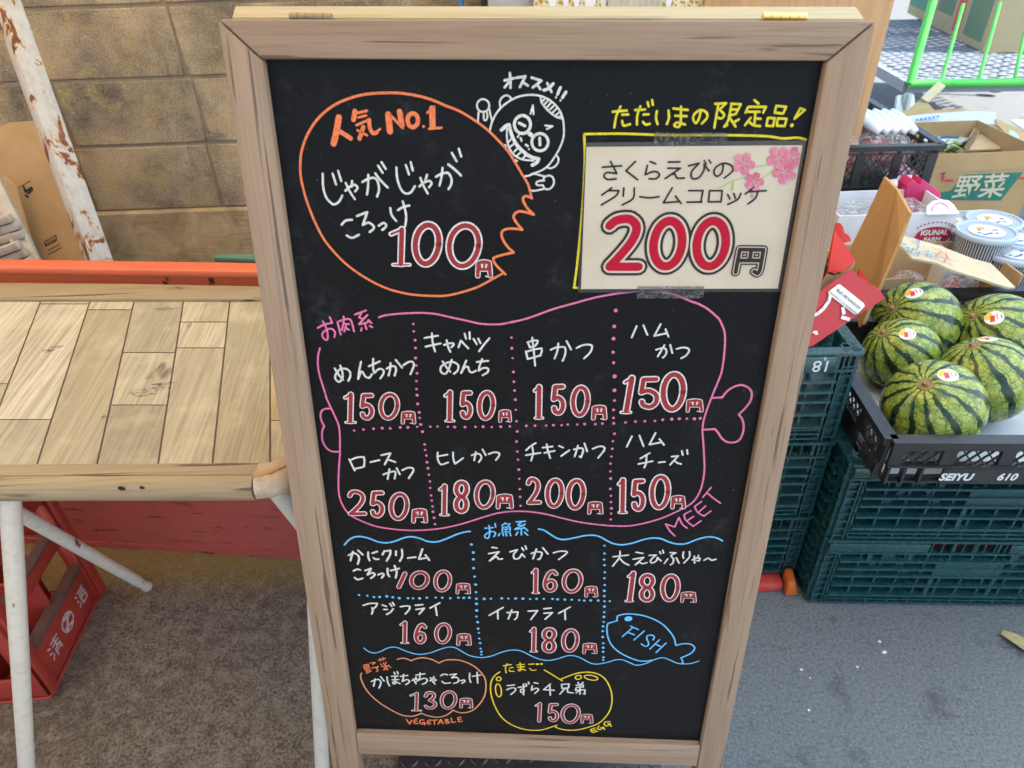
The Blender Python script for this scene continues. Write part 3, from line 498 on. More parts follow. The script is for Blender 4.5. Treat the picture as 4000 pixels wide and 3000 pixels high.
letter('egg_outline', 'gold', 'N3', 21, '330,300 260,350 205,430 185,540 200,680 260,850 350,1000 480,1110 650,1185 820,1215 980,1212 1100,1180 1190,1150 1230,1135; 1200,1160 1260,1190 1400,1215 1550,1210 1720,1170 1880,1110 2000,1000 2070,880 2095,740 2080,600 2020,460 1940,370 1830,320 1700,303 1550,320 1400,370 1290,415 | 1310,440; 1030,270 1150,340 1270,415 1310,440; e315,410,36,30,0; e310,590,45,102,-8; e1565,385,48,30,-10; e1765,390,106,36,10')
letter('dish_lettering', 'white', 'N3', 25, '450,515 560,505; 440,580 520,550 575,560 570,600 505,655; 615,545 745,525; 705,490 705,660; 705,570 665,575 660,615 700,625 715,590; 740,485 755,510; 780,460 790,490; 870,470 930,480; 840,520 830,590 | 900,555 940,580 880,640; 1125,490 1020,580 | 1185,588; 1115,500 1125,665; 1300,500 1310,555; 1300,495 1420,490 | 1410,550 | 1310,560; 1350,565 1275,650; 1390,565 1400,620 | 1480,630; 1560,465 1575,495; 1640,465 1605,500; 1530,510 1640,505 | 1640,540 | 1540,545 1520,590 | 1670,580 | 1665,650 | 1645,640; 1595,500 1590,650; 1580,590 1530,630')
price('price_lettering', 'N3', [('I', 878, 765, 1015, 1098), ('5', 1055, 765, 1285, 1112), ('0', 1283, 788, 1602, 1130), ('円', 1600, 952, 1803, 1112)])
letter('egg_lettering', 'gold', 'N3', 21, '1755,1210 1790,1250 1865,1230; 1760,1205 1830,1180; 1780,1225 1840,1210; 1890,1150 1870,1190 1910,1205 1960,1170 | 1920,1175; 1960,1165 1975,1205; 2060,1080 1985,1090 1975,1130 2020,1150 2065,1110 | 2030,1115; 2060,1110 2080,1155')
letter('meat_lettering', 'pink', 'L4', 27, '1150,1420 1070,1340 1005,1235 | 1150,1280 | 1215,1130 | 1270,1240 1345,1300; 1405,1025 1295,1085 | 1320,1170 1440,1270 | 1560,1185; 1355,1175 1445,1115; 1570,880 1460,960 | 1510,1050 1610,1110 | 1715,1030; 1535,1040 1635,950; 1720,660 1590,815; 1650,740 1760,830 1865,905')

# ------------------------------------------------------------------ the laminated price card taped to the board
pc = thing('price_card', 'laminated cream card with big red 200 and pink blossoms taped to the black board', 'price card', M=BM)
M_paper = mat('cream_paper', (.60, .53, .43), .45, spec=.4, coat=.0); k = NT(M_paper); n_ = k.noise(k.co(), 14, 5, .6); k.col(k.mix(k.ramp(n_, [(.35, 0), (.7, 1)]), (.50, .42, .31), (.56, .485, .37))); k.rough(k.math('MULTIPLY_ADD', n_, .5, .12))
M_film = mat('laminate_film', (.05, .05, .055), .12, spec=.6); NT(M_film).put(M_film.node_tree.nodes['Principled BSDF'].inputs['Alpha'], .55)
M_tape = mat('clear_tape', (.10, .09, .075), .2, spec=.7); k = NT(M_tape); n_ = k.noise(k.co(), 220, 4, .7, 2.0); k.bump(n_, 1.0, .003); k.put(k.b.inputs['Alpha'], k.ramp(n_, [(.40, .10), (.66, .55)])); k.col(k.ramp(n_, [(.45, .04), (.72, .40)]))
M_black = mat('black_print', (.022, .014, .013), .5, spec=.3); M_red = mat('red_print', (.40, .006, .026), .5, spec=.15)
def cardmesh(name, m, y, pts, parent=pc, reg='R6', thick=.0004):
    LIFT[0] = y; q = [pen(reg, *p_) for p_ in pts]; b = MB(); b.slab([Vector((a.x, y, a.y)) for a in q], thick, (0, -1, 0)); return b.build(name, m, parent)
cy = REC - .0012
cardmesh('laminate', M_film, cy, [(98, 1497), (1910, 1490), (1938, 1470), (2168, 130), (2150, 112), (175, 132), (160, 150), (85, 1475)])
cardmesh('paper', M_paper, cy - .0007, [(115, 1465), (1905, 1460), (2130, 157), (165, 172)])
def card_letter(name, m, w, text, y):
    LIFT[0] = y; b = MB()
    for pts, wf, u, cl in parse('R6', text): stroke(b, smooth_path(pts, cl), w * u * wf, y)
    return b.build(name, m, pc)
ct = cy - .0013
INKP = mat('pink_print', (.62, .17, .25), .45); k = NT(INKP); k.col(k.mix(k.ramp(k.noise(k.co(), 90, 4, .6), [(.35, 0), (.65, 1)]), (.50, .085, .16), (.60, .20, .25)))
M_stem = mat('green_print', (.36, .42, .12), .5); M_pale = mat('pale_print', (.62, .30, .33), .5)
card_letter('blossom_stem', M_stem, 12, '1640,362 1720,350 1815,338; 1370,545 1500,480 1640,440; 1740,470 1850,400; w2.2 1495,500 1490,560', ct + .0004)
LIFT[0] = ct; b = MB(); ctr = MB()
for cx, cy_, rr, a0, n_ in ((1595, 325, 108, 80, 5), (1915, 275, 118, 20, 5), (2050, 268, 100, 60, 5), (1965, 400, 115, 100, 5), (1690, 490, 95, 75, 5), (1672, 592, 45, 90, 1)):
    for i in range(n_):
        a = R(a0 + 72 * i); P_ = []; dx, dy = math.cos(a), math.sin(a)
        for tt, ww in ((.12, 0), (.3, .20), (.6, .36), (.85, .30), (.97, .14), (.90, 0), (.97, -.14), (.85, -.30), (.6, -.36), (.3, -.20)):
            ux, uy = cx + rr * (dx * tt - dy * ww), cy_ + rr * (dy * tt + dx * ww); ux = min(ux, 2122 - (uy - 160) * .17); P_.append(pen('R6', ux, max(uy, 165)))
        b.poly([(q.x, ct - .00003 * i, q.y) for q in P_], [tuple(range(len(P_)))])
        q0, q1 = pen('R6', cx, cy_), pen('R6', min(cx + rr * .4 * dx, 2085), cy_ + rr * .4 * dy); stroke(ctr, [q0, q1], .0008, ct - .0003)
b.build('blossom_print', INKP, pc); ctr.build('blossom_centre', M_pale, pc)
card_letter('card_lettering', M_black, 17, '310,357 400,350 485,345; 385,305 440,412; 440,415 350,405 325,440 360,468 435,462; 610,305 525,388 | 630,470; 745,305 795,325; 720,340 700,425 | 780,395 830,420 800,460 735,462; 910,310 1015,308; 905,365 1020,366 | 880,460 | 960,415 990,455 1055,455; 1095,345 1190,320 | 1120,400 1130,460 1190,450 1235,380 1235,330 | 1280,390; w.8 1235,295 1255,330; w.8 1280,290 1298,320; 1410,325 1400,400 1355,440 1325,410 1340,360 1410,320 1480,340 1495,390 1420,455;'
  '395,545 305,610; 370,570 460,570 | 430,620 300,700; 505,545 500,620; 600,545 590,640 490,700; 650,625 740,635 825,625; 945,545 865,680 | 1000,670; 975,620 1025,685; 1095,570 | 1225,570 | 1205,675; 1080,675 1215,672; 1285,570 | 1400,570 | 1390,670 | 1275,672 | 1285,570; 1450,605 1470,645; 1505,595 1520,640; 1570,595 1540,650 1450,695; 1690,540 1610,600; 1640,580 1800,570; 1725,580 1700,640 1635,690', ct)
BIG = '375,890 420,850 480,830 560,830 615,880 615,950 570,1040 480,1150 375,1262 | 640,1262; e905,1052,128,208,9; e1300,1052,130,208,9'
card_letter('price_outline', M_black, 168, BIG, ct); card_letter('price_halo', M_paper, 120, BIG, ct - .0003); card_letter('price_figure', M_red, 80, BIG, ct - .0006)
YN = '1522,1312 1560,1105 | 1775,1108 | 1735,1310 1690,1305; 1545,1205 1755,1205; 1665,1110 1648,1205'
card_letter('price_outline', M_black, 82, YN, ct - .0001); card_letter('price_halo', M_paper, 56, YN, ct - .0004); card_letter('price_figure', M_black, 36, YN, ct - .0007)
cardmesh('tape', M_tape, ct - .0002, [(775, 160), (1445, 150), (1450, 42), (782, 38)]); cardmesh('tape', M_tape, ct - .0001, [(618, 1550), (1228, 1550), (1238, 1440), (625, 1440)])
# ------------------------------------------------------------------ block wall, left and behind
YW = 2.15
M_block = mat('concrete_block', (.24, .20, .15), .9, spec=.2); k = NT(M_block); v = k.co()
n1 = k.noise(v, 3.2, 6, .62); n2 = k.noise(v, 190, 4, .7); n3 = k.noise(v, 7, 6, .7, 1.0); n4 = k.noise(v, 30, 5, .7)
c = k.mix(k.ramp(n1, [(.38, 0), (.60, 1)]), (.135, .110, .085), (.45, .355, .23))
c = k.mix(k.math('MULTIPLY', k.ramp(n3, [(.52, 0), (.68, 1)]), .75), c, (.46, .34, .13))
c = k.mix(k.math('MULTIPLY', k.ramp(n3, [(.30, 1), (.44, 0)]), .75), c, (.13, .11, .105))
c = k.mix(k.math('MULTIPLY', k.ramp(n4, [(.58, 0), (.72, 1)]), .45), c, (.56, .49, .39))
c = k.mix(k.ramp(n2, [(.30, .55), (.52, 0), (.7, 0)]), c, (.09, .075, .06)); c = k.mix(k.ramp(n2, [(.52, 0), (.74, .4)]), c, (.66, .57, .45))
k.col(c); k.bump(k.math('ADD', n2, k.math('MULTIPLY', n4, .8)), .9, .004)
M_mortar = worn('mortar', (.25, .20, .135), rough=.95, amount=.5, scale=25, bumpd=.002)
M_base = mat('footing_concrete', (.26, .20, .12), .9, spec=.2); k = NT(M_base); v = k.co((1, 1, 1)); n1 = k.noise(v, 8, 6, .65, .8); n2 = k.noise(k.co((14, 60, 110)), 1.0, 4, .7)
c = k.mix(k.ramp(n1, [(.35, 0), (.65, 1)]), (.25, .20, .125), (.48, .38, .23)); c = k.mix(k.ramp(n2, [(.55, 0), (.75, .55)]), c, (.10, .08, .055)); k.col(c); k.bump(k.math('ADD', n1, n2), .7, .004)
wl_ = thing('block_wall', 'stained grey-brown concrete block wall with a rough cast footing behind the table', 'wall', (-1, YW, 0))
b = MB(); mo = MB(); bw, bh = .402, .1885
zj = [Y(760, y_, YW).z for y_ in (815, 562, 302, 14)]; zj += [zj[-1] + .19, zj[-1] + .38, zj[-1] + .57]
xs0 = Y(865, 789, YW).x; gap = .0045
for r_ in range(len(zj) - 1):
    z0, z1 = zj[r_] + gap, zj[r_ + 1] - gap; sh = -.0 if r_ != 1 else .016; sh = (0, .012, .0, -.01, 0, 0)[r_]
    for i in range(-4, 3):
        x0 = xs0 + sh + i * bw + gap; x1 = x0 + bw - 2 * gap
        j = random.uniform(-.0012, .0012); b.box((x0 + 1, j, z0), (min(x1, .92) + 1, .09, z1))
b.build('blocks', M_block, wl_, bevel=.003, seg=1)
mo.box((xs0 - 4 * bw + 1, .005, zj[0] - .005), (1.45, .085, zj[-1])); mo.build('mortar_joints', M_mortar, wl_)
ft = MB(); nx, nz = 60, 16; xa, xb = xs0 - 4 * bw + 1, 1.45
P_ = [(xa + (xb - xa) * i / nx, -.018 + .006 * noise.noise((i * .7, j * 1.3, 2)) - (.02 if j < 5 else 0) * 0, (zj[0] - .004) * j / nz + (.004 * noise.noise((i * .9, 3, 1)) if j == nz else 0)) for j in range(nz + 1) for i in range(nx + 1)]
ft.poly(P_, [(j * (nx + 1) + i, j * (nx + 1) + i + 1, (j + 1) * (nx + 1) + i + 1, (j + 1) * (nx + 1) + i) for j in range(nz) for i in range(nx)])
ft.quad((xa, -.018, zj[0] - .004), (xb, -.018, zj[0] - .004), (xb, .005, zj[0]), (xa, .005, zj[0])); ft.build('footing', M_base, wl_, smooth=True)

# ------------------------------------------------------------------ leaning rusty post and the sheets stowed behind it
M_post = mat('flaking_white_paint', (.62, .58, .52), .55, spec=.4); k = NT(M_post); v = k.co((1, 1, .45)); n1 = k.noise(v, 26, 6, .68, .6); n2 = k.noise(v, 60, 5, .7); n3 = k.noise(k.co(), 120, 4, .7)
c = k.mix(k.ramp(n2, [(.42, 0), (.7, .5)]), (.44, .41, .37), (.25, .20, .145))
c = k.mix(k.ramp(n1, [(.555, 0), (.58, 1)]), c, (.40, .19, .05)); c = k.mix(k.ramp(n1, [(.575, 0), (.605, 1)]), c, (.13, .045, .018)); c = k.mix(k.ramp(n3, [(.68, 0), (.72, .9)]), c, (.16, .06, .02))
k.col(c); k.rough(k.ramp(n1, [(.58, .45), (.64, .95)])); k.bump(n1, .4, .001)
po = thing('steel_post', 'white square steel post with flaking paint and rust, leaning before the wall', 'post', (-1.2, 1.5, 0))
pa, pb_ = Y(128, 300, 1.62), Y(380, 1000, 1.48); d_ = (pb_ - pa).normalized(); top = pa - d_ * .35; bot = pb_ + d_ * (pb_.z / -d_.z) * .98
b = MB(); L = lambda p_: p_ - Vector((-1.2, 1.5, 0))
b.bar(L(top), L(bot), .046, .046, up=(-.62, -.78, 0)); b.build('post_shaft', M_post, po, bevel=.004)
M_card = mat('cardboard', (.46, .30, .15), .85, spec=.2); k = NT(M_card); n1 = k.noise(k.co(), 9, 5, .6); n2 = k.noise(k.co((1, 1, 14)), 60, 3, .6)
c = k.mix(k.ramp(n1, [(.3, 0), (.7, 1)]), (.40, .255, .12), (.50, .33, .165)); k.col(k.mix(k.ramp(n2, [(.5, 0), (.8, .2)]), c, (.30, .19, .09))); k.bump(n2, .15, .0006)
M_cardin = worn('cardboard_inside', (.50, .34, .18), rough=.85, amount=.2, bumpd=.0003, spec=.2)
M_flute = mat('cardboard_edge', (.42, .30, .17), .9)
M_ink = mat('black_ink', (.03, .025, .02), .7); M_inkred = mat('red_ink', (.55, .04, .06), .6); M_inkblue = mat('blue_ink', (.04, .20, .42), .6); M_inkgreen = mat('green_ink', (.02, .22, .14), .6); M_inkbrown = mat('brown_ink', (.16, .10, .06), .7)
YC = 1.93
sh = thing('folded_carton', 'flattened brown cardboard carton leaning on the block wall behind the rusty post', 'carton', (-1.3, YC, 0))
def leanpoly(root, pix, y0, lean, th, m, name, parent):              # sheet through photo points on a leaning plane
    nn = Vector((0, -math.cos(lean), math.sin(lean))); o = Vector((0, y0, .6)); q = []
    for px, py in pix:
        d = ray(px, py); t = (o - CAMP).dot(nn) / d.dot(nn); q.append(CAMP + d * t - root.location)
    b = MB(); b.slab(q, th, nn); return b.build(name, m, parent), nn
leanpoly(sh, [(430, 1180), (395, 990), (385, 885), (210, 510), (150, 470), (30, 480), (-120, 560), (-160, 1180)], YC, R(9), .006, M_card, 'front_sheet', sh)
def leanpen(root, y0, lean, regx, regy, s, w, text, m, name, parent, off=.0008):
    nn = Vector((0, -math.cos(lean), math.sin(lean))); o = Vector((0, y0, .6)) + nn * off; ux = Vector((1, 0, 0)); uy = nn.cross(ux); b = MB()
    for st in text.split(';'):
        ps = []
        for tok in st.split():
            u, v_ = [float(x) for x in tok.split(',')]; d = ray(regx + u / s, regy + v_ / s); t = (o - CAMP).dot(nn) / d.dot(nn); q = CAMP + d * t - root.location; ps.append(q)
        for i in range(len(ps) - 1):
            dd = (ps[i + 1] - ps[i]); dd.normalize(); sd = nn.cross(dd) * w / 2; e_ = dd * w * .3
            b.quad(ps[i] - sd - e_, ps[i + 1] - sd + e_, ps[i + 1] + sd + e_, ps[i] + sd - e_)
    return b.build(name, m, parent)
leanpen(sh, YC, R(9), 0, 0, 1.508, .006, '140,1100 150,1130 185,1105 190,1115 165,1140; 150,1150 165,1160', M_ink, 'carton_mark', sh)
leanpen(sh, YC, R(9), 0, 0, 1.508, .002, '112,1105 178,1065', M_ink, 'carton_mark', sh)
leanpen(sh, YC, R(9), 0, 0, 1.508, .0025, '262,1425 330,1385 333,1415 268,1450 262,1425; 270,1435 272,1448; 280,1425 283,1442; 290,1420 293,1436; 300,1412 304,1430; 312,1408 315,1424; 322,1402 325,1418; 280,1478 350,1440; 285,1500 360,1458', M_ink, 'barcode_print', sh)
leanpoly(sh, [(190, 1180), (60, 730), (18, 690), (-30, 700), (-60, 1180)], YC - .045, R(7), .006, M_cardin, 'folded_flap', sh)
b = MB()
M_white = worn('old_white_paint', (.46, .43, .38), dark=(.28, .23, .17), rough=.6, amount=.5, scale=22)
fr = thing('white_trim_board', 'long white painted trim board leaning by the folded carton', 'board', (-1.3, 1.7, 0))
a_, b2 = Y(-40, 690, 1.72), Y(118, 1010, 1.62); dd = (b2 - a_).normalized(); b2 = b2 + dd * .25; b2.z = max(b2.z, .0); a_ = a_ - dd * .1
b = MB(); b.bar(a_ - fr.location, b2 - fr.location, .040, .018, up=(.35, -1, 0)); b.bar(a_ - fr.location + Vector((-.014, -.012, 0)), b2 - fr.location + Vector((-.014, -.012, 0)), .008, .010, up=(.35, -1, 0)); b.build('trim', M_white, fr, bevel=.002)
for nm, p0, p1, y0, lab in (('slatted_panel', (-120, 900), (42, 850), 1.64, 'upper weathered white slatted panel stacked behind the red steel guard'), ('slatted_panel', (-120, 1030), (75, 955), 1.60, 'lower weathered white slatted panel stacked behind the red steel guard')):
    st = thing(nm, lab, 'slats', Y(p0[0], p0[1], y0), 0, 'white slatted panels in the corner')
    A_, B_ = Y(p0[0], p0[1], y0) - st.location, Y(p1[0], p1[1], y0) - st.location; b = MB()
    for i in range(4): b.bar(A_ + Vector((0, .004 * (i % 2), -.021 * i)), B_ + Vector((.006 * i, .004 * (i % 2), -.021 * i)), .02, .0185, up=(0, 0, 1))
    b.build('slats', M_white, st, bevel=.002)

# ------------------------------------------------------------------ red steel guard
M_redst = mat('red_painted_steel', (.58, .088, .045), .38, spec=.5); k = NT(M_redst); v = k.co(); vs = k.co((2.2, 2.2, 15)); n1 = k.noise(vs, 5, 6, .75, .6); n2 = k.noise(v, 50, 5, .7); n3 = k.noise(v, 4, 4, .6)
sx = k.n('SeparateXYZ'); k.t.links.new(v, sx.inputs[0])
low = k.n('MapRange'); k.put(low.inputs[0], sx.outputs[2]); low.inputs[1].default_value = .34; low.inputs[2].default_value = .05; low.inputs[3].default_value = 0; low.inputs[4].default_value = 1
c = k.mix(k.ramp(n3, [(.35, 0), (.7, .5)]), (.62, .125, .045), (.50, .085, .042))
scr = k.math('MULTIPLY', k.ramp(n1, [(.57, 0), (.62, 1)]), low.outputs[0]); c = k.mix(scr, c, (.035, .018, .016)); c = k.mix(k.ramp(n2, [(.72, 0), (.76, .7)]), c, (.10, .05, .03)); k.col(c); k.rough(k.math('MULTIPLY_ADD', n2, .3, .25)); k.bump(n1, .15, .001)
gz = .770; GL = (-1.75, 0); gyl = lambda x: 1.194 + (x + .94) * (-.118)
gd = thing('steel_guard', 'red painted steel guard with a flanged top and scraped black foot under the table', 'guard', (-.9, 1.19, 0))
b = MB(); xs = (-2.0, .02); f0 = [Vector((x + .9, gyl(x) - 1.19, 0)) for x in xs]
dv = Vector((0, 1, 0))
def gpanel(y0, y1, z0, z1): b.hexa([f0[0] + Vector((0, y0, z0)), f0[1] + Vector((0, y0, z0)), f0[1] + Vector((0, y1, z0)), f0[0] + Vector((0, y1, z0)), f0[0] + Vector((0, y0, z1)), f0[1] + Vector((0, y0, z1)), f0[1] + Vector((0, y1, z1)), f0[0] + Vector((0, y1, z1))])
gpanel(-.002, .036, gz - .014, gz); b.build('top_flange', M_redst, gd, bevel=.003)
b = MB(); gpanel(.0042, .010, gz - .066, gz - .0145); b.build('upper_web', M_redst, gd); b = MB(); gpanel(.004, .010, .002, gz - .0662); M_redw = M_redst.copy(); M_redw.name = 'dusty_shaded_red_steel'; hs = M_redw.node_tree.nodes.new('ShaderNodeHueSaturation'); hs.inputs['Hue'].default_value = .488; hs.inputs['Value'].default_value = .72; hs.inputs['Saturation'].default_value = .92; bs = M_redw.node_tree.nodes['Principled BSDF']; lk = bs.inputs['Base Color'].links[0].from_socket; M_redw.node_tree.links.new(lk, hs.inputs['Color']); M_redw.node_tree.links.new(hs.outputs[0], bs.inputs['Base Color']); b.build('web_plate', M_redw, gd)  # lower web: duller paint, with under-table shade put into its colour
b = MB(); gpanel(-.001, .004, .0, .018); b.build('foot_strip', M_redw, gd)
leanm = mat('tar_smear', (.03, .02, .015), .7); k = NT(leanm); n_ = k.noise(k.co(), 190, 5, .75); k.put(k.b.inputs['Alpha'], k.ramp(n_, [(.46, 0), (.54, .9)]))
b = MB()
for (u0, v0, u1, v1) in ((1050, 88, 1085, 200), (1350, 128, 1385, 190), (1385, 128, 1440, 138)):
    q = []
    for u, v_ in ((u0, v0), (u1, v0), (u1 + 8, v1), (u0 + 4, v1)):
        px, py = u / 1.659, 1000 + v_ / 1.659; d = ray(px, py); p0 = Vector((-.94, 1.194 + .003, 0)); nn = Vector((.118, 1, 0)).normalized(); t = (p0 - CAMP).dot(nn) / d.dot(nn); q.append(CAMP + d * t - gd.location)
    b = MB(); b.quad(*reversed(q)); b.build('tar_smear', leanm, gd)
# green tray edge showing behind the guard
gt = thing('green_tray', 'corner of a dull green plastic tray behind the red steel guard', 'tray', Y(900, 1003, 1.45)); M_gt = worn('dull_green_plastic', (.09, .22, .16), rough=.5)
b = MB(); o_ = gt.location
tp = [Y(832, 1004, 1.42) - o_, Y(1040, 1010, 1.42) - o_, Y(1040, 992, 1.55) - o_, Y(850, 992, 1.55) - o_]; b.slab(tp, .012, (0, 0, 1)); b.slab([p_ * .9 + Vector((0, 0, -.03)) for p_ in tp], .012, (0, 0, 1))
b.tube([o_ * 0 + Vector((0, .0, -.03)), Vector((0, 0, -o_.z))], .03); b.build('tray_body', M_gt, gt, bevel=.003)

# ------------------------------------------------------------------ folding table with a plank-print top
ZT = .745
tb = thing('folding_table', 'folding table with a wood-plank print top and white tube legs, its near corner chipped', 'table', G(400, 1500, ZT).xy.to_3d())
TO = tb.location
def T(px, py, z=ZT): return G(px, py, z) - TO
def seam(i, py):                                                    # long seams of the print, read at two heights of the photo
    far = (-26, 160, 352, 524, 717, 898, 1055, 1235, 1415)[i]; near = (-345, -105, 133, 371, 612, 826, 1056, 1290, 1520)[i]
    A_, B_ = T(far, 1178), T(near if i > 1 else near, 1853); t = None
    # point of the seam seen at photo height py
    lo, hi = -0.4, 1.4
    for _ in range(40):
        mid = (lo + hi) / 2; q = A_.lerp(B_, mid) + TO; c_ = CM.transposed() @ (q - CAMP); yy = 1500 + FPX * c_.y / c_.z
        if yy < py: lo = mid
        else: hi = mid
    return A_.lerp(B_, lo)
M_tsub = mat('dark_print_line', (.07, .05, .03), .6)
M_plank = mat('plank_print', (.5, .4, .25), .42, spec=.45); k = NT(M_plank)
at = k.n('Attribute', _attribute_name='tint'); tc = k.n('TexCoord'); ad = k.n('VectorMath', _operation='MULTIPLY_ADD'); k.t.links.new(at.outputs['Color'], ad.inputs[0]); ad.inputs[1].default_value = (3, 7, 11); k.t.links.new(tc.outputs['Object'], ad.inputs[2])
ro = k.n('Mapping', Rotation=(0, 0, R(-7.2))); k.t.links.new(ad.outputs[0], ro.inputs['Vector']); mp = k.n('Mapping', Scale=(70, 2.2, 30)); k.t.links.new(ro.outputs[0], mp.inputs['Vector']); n1 = k.noise(mp.outputs[0], 1.0, 4, .6, .8)
mp2 = k.n('Mapping', Scale=(330, 7, 60)); k.t.links.new(ro.outputs[0], mp2.inputs['Vector']); n2 = k.noise(mp2.outputs[0], 1.0, 3, .6, .6)
n3 = k.noise(ad.outputs[0], 9, 5, .65); mp3 = k.n('Mapping', Scale=(14, 5, 14)); k.t.links.new(ro.outputs[0], mp3.inputs['Vector']); n4 = k.noise(mp3.outputs[0], 1.3, 3, .6)
c = k.mix(k.math('MULTIPLY', k.ramp(n1, [(.36, 0), (.66, 1)]), .55), at.outputs['Color'], (.235, .195, .115)); c = k.mix(k.math('MULTIPLY', k.ramp(n2, [(.46, 0), (.64, 1)]), .5), c, (.17, .14, .09)); c = k.mix(k.ramp(n3, [(.5, 0), (.72, .4)]), c, (.62, .55, .38)); c = k.mix(k.ramp(n4, [(.67, 0), (.74, .8)]), c, (.06, .045, .035))
k.col(c); k.bump(n2, .2, .0004); k.rough(k.math('MULTIPLY_ADD', n3, .3, .3))
TOPP = [T(-520, 1858), T(1056, 1853), T(1112, 1826), T(1140, 1785), T(1345, 1180), T(1330, 1136), T(-520, 1114)]
def clip(poly, by):                                                 # keep the part of a flat polygon that lies inside a convex one
    for i in range(len(by)):
        a, e_ = by[i], by[(i + 1) % len(by)]; out = []
        ins = lambda p_: (e_.x - a.x) * (p_.y - a.y) - (e_.y - a.y) * (p_.x - a.x) >= 0
        for j in range(len(poly)):
            p0, p1 = poly[j], poly[(j + 1) % len(poly)]; i0, i1 = ins(p0), ins(p1)
            if i0: out.append(p0)
            if i0 != i1:
                n_ = Vector((-(e_.y - a.y), e_.x - a.x, 0)); t = (a - p0).dot(n_) / (p1 - p0).dot(n_); out.append(p0.lerp(p1, t))
        poly = out
        if len(poly) < 3: return []
    return poly
b = MB(); b.slab(TOPP, .03, (0, 0, 1)); b.build('table_top', M_tsub, tb)
cells = {0: (1178, 1500, 1856), 1: (1178, 1188, 1640, 1856), 2: (1178, 1211, 1856), 3: (1178, 1378, 1583, 1856), 4: (1178, 1259, 1360, 1856), 5: (1178, 1856), 6: (1178, 1334, 1643, 1856), 7: (1178, 1681, 1853), 8: (1178, 1744, 1800)}
tints = [(.50, .425, .285), (.45, .385, .255), (.38, .325, .205), (.53, .46, .32), (.43, .37, .245), (.33, .285, .175), (.48, .40, .25), (.54, .49, .365), (.37, .325, .225)]
b = MB(); rt_ = random.Random(11)
for ci in range(0, 8):
    cuts = cells[ci]
    for j in range(len(cuts) - 1):
        y0, y1 = cuts[j] + 2.0, cuts[j + 1] - 1.5
        L0, R0, L1, R1 = seam(ci, y0), seam(ci + 1, y0), seam(ci, y1), seam(ci + 1, y1); g_ = .0013
        ex = (R0 - L0).normalized() * g_; cl = tints[rt_.randrange(len(tints))]
        if (ci, j) == (3, 1): cl = (.42, .37, .25)
        if (ci, j) == (3, 2): cl = (.30, .26, .17)
        if (ci, j) == (4, 1): cl = (.55, .47, .33)
        if (ci, j) == (7, 0): cl = (.56, .50, .37)
        if (ci, j) == (6, 1): cl = (.50, .37, .18)
        if (ci, j) == (7, 1): cl = (.33, .30, .20)
        q = clip([L1 + ex, R1 - ex, R0 - ex, L0 + ex], TOPP)
        if len(q) > 2: b.poly([p_ + Vector((0, 0, .0006)) for p_ in q], [tuple(range(len(q)))], cl)
b.build('plank_print', M_plank, tb)
M_edge = wood('edge_wood_print', 0, (.33, .25, .145), (.25, .185, .105), (.12, .085, .05), streak=.85, rough=.45, f=.8)
bb = []; n_ = 9                                                     # rounded front edge
for i in range(n_ + 1):
    a = math.pi * i / n_ * .92; bb.append((-.0175 * math.sin(a), .0175 * math.cos(a) - .0175))
b = MB(); Aq, Bq = T(-520, 1864), T(990, 1857); dirx = (Bq - Aq).normalized(); ny = Vector((-dirx.y, dirx.x, 0)); o = len(b.v); ring = [(.020, .0016), (.0, .0016)] + bb + [(.02, -.036)]
for P0 in (Aq, Bq):
    for (dy, dz) in ring: b.v.append(P0 + ny * dy + Vector((0, 0, dz + .0004)))
m_ = len(ring)
for i in range(m_ - 1): b.f.append([o + i, o + i + 1, o + m_ + i + 1, o + m_ + i]); b.c.append(None)
b.f.append([o + m_ + i for i in range(m_)]); b.c.append(None)
b.build('front_edge', M_edge, tb, smooth=True)
M_chip = worn('bare_chipboard', (.44, .33, .22), dark=(.20, .17, .13), rough=.8, amount=.75, scale=60, bumpd=.003)
b = MB(); o = len(b.v); cp = [T(991, 1857), T(1040, 1852), T(1085, 1838), T(1118, 1815), T(1138, 1785)]; nr = len(ring)
for j, P0 in enumerate(cp):
    dd = (cp[min(j + 1, 4)] - cp[max(j - 1, 0)]).normalized(); nn = Vector((-dd.y, dd.x, 0))
    for (dy, dz) in ring: b.v.append(P0 + nn * dy * .93 + Vector((0, 0, dz * .96 + .0002)))
for j in range(4):
    for i in range(nr - 1): b.f.append([o + j * nr + i, o + j * nr + i + 1, o + (j + 1) * nr + i + 1, o + (j + 1) * nr + i]); b.c.append(None)
b.build('chipped_corner', M_chip, tb, smooth=True)
M_flk = mat('torn_print_edge', (.42, .22, .08), .7)
b = MB(); b.slab([p_ + Vector((0, 0, .0022)) for p_ in (T(988, 1866), T(1052, 1852), T(1120, 1822), T(1128, 1808), T(1100, 1828), T(1045, 1842), T(988, 1852))], .002, (0, 0, 1)); b.build('torn_edge', M_flk, tb)
b = MB(); b.slab([p_ + Vector((0, 0, .006)) for p_ in (T(-520, 1178), T(1345, 1180), T(1330, 1138), T(1022, 1129), T(500, 1119), T(-520, 1110))], .012, (0, 0, 1)); b.build('back_batten', M_edge, tb, bevel=.0015)
M_leg = mat('white_leg_paint', (.6, .57, .51), .4, spec=.5); k = NT(M_leg); n_ = k.noise(k.co(), 60, 6, .7); n2 = k.noise(k.co((1, 1, .5)), 16, 5, .7)
c = k.mix(k.ramp(n_, [(.5, 0), (.72, .45)]), (.60, .55, .46), (.36, .30, .22)); k.col(k.mix(k.ramp(n2, [(.645, 0), (.67, 1)]), c, (.14, .06, .025)))
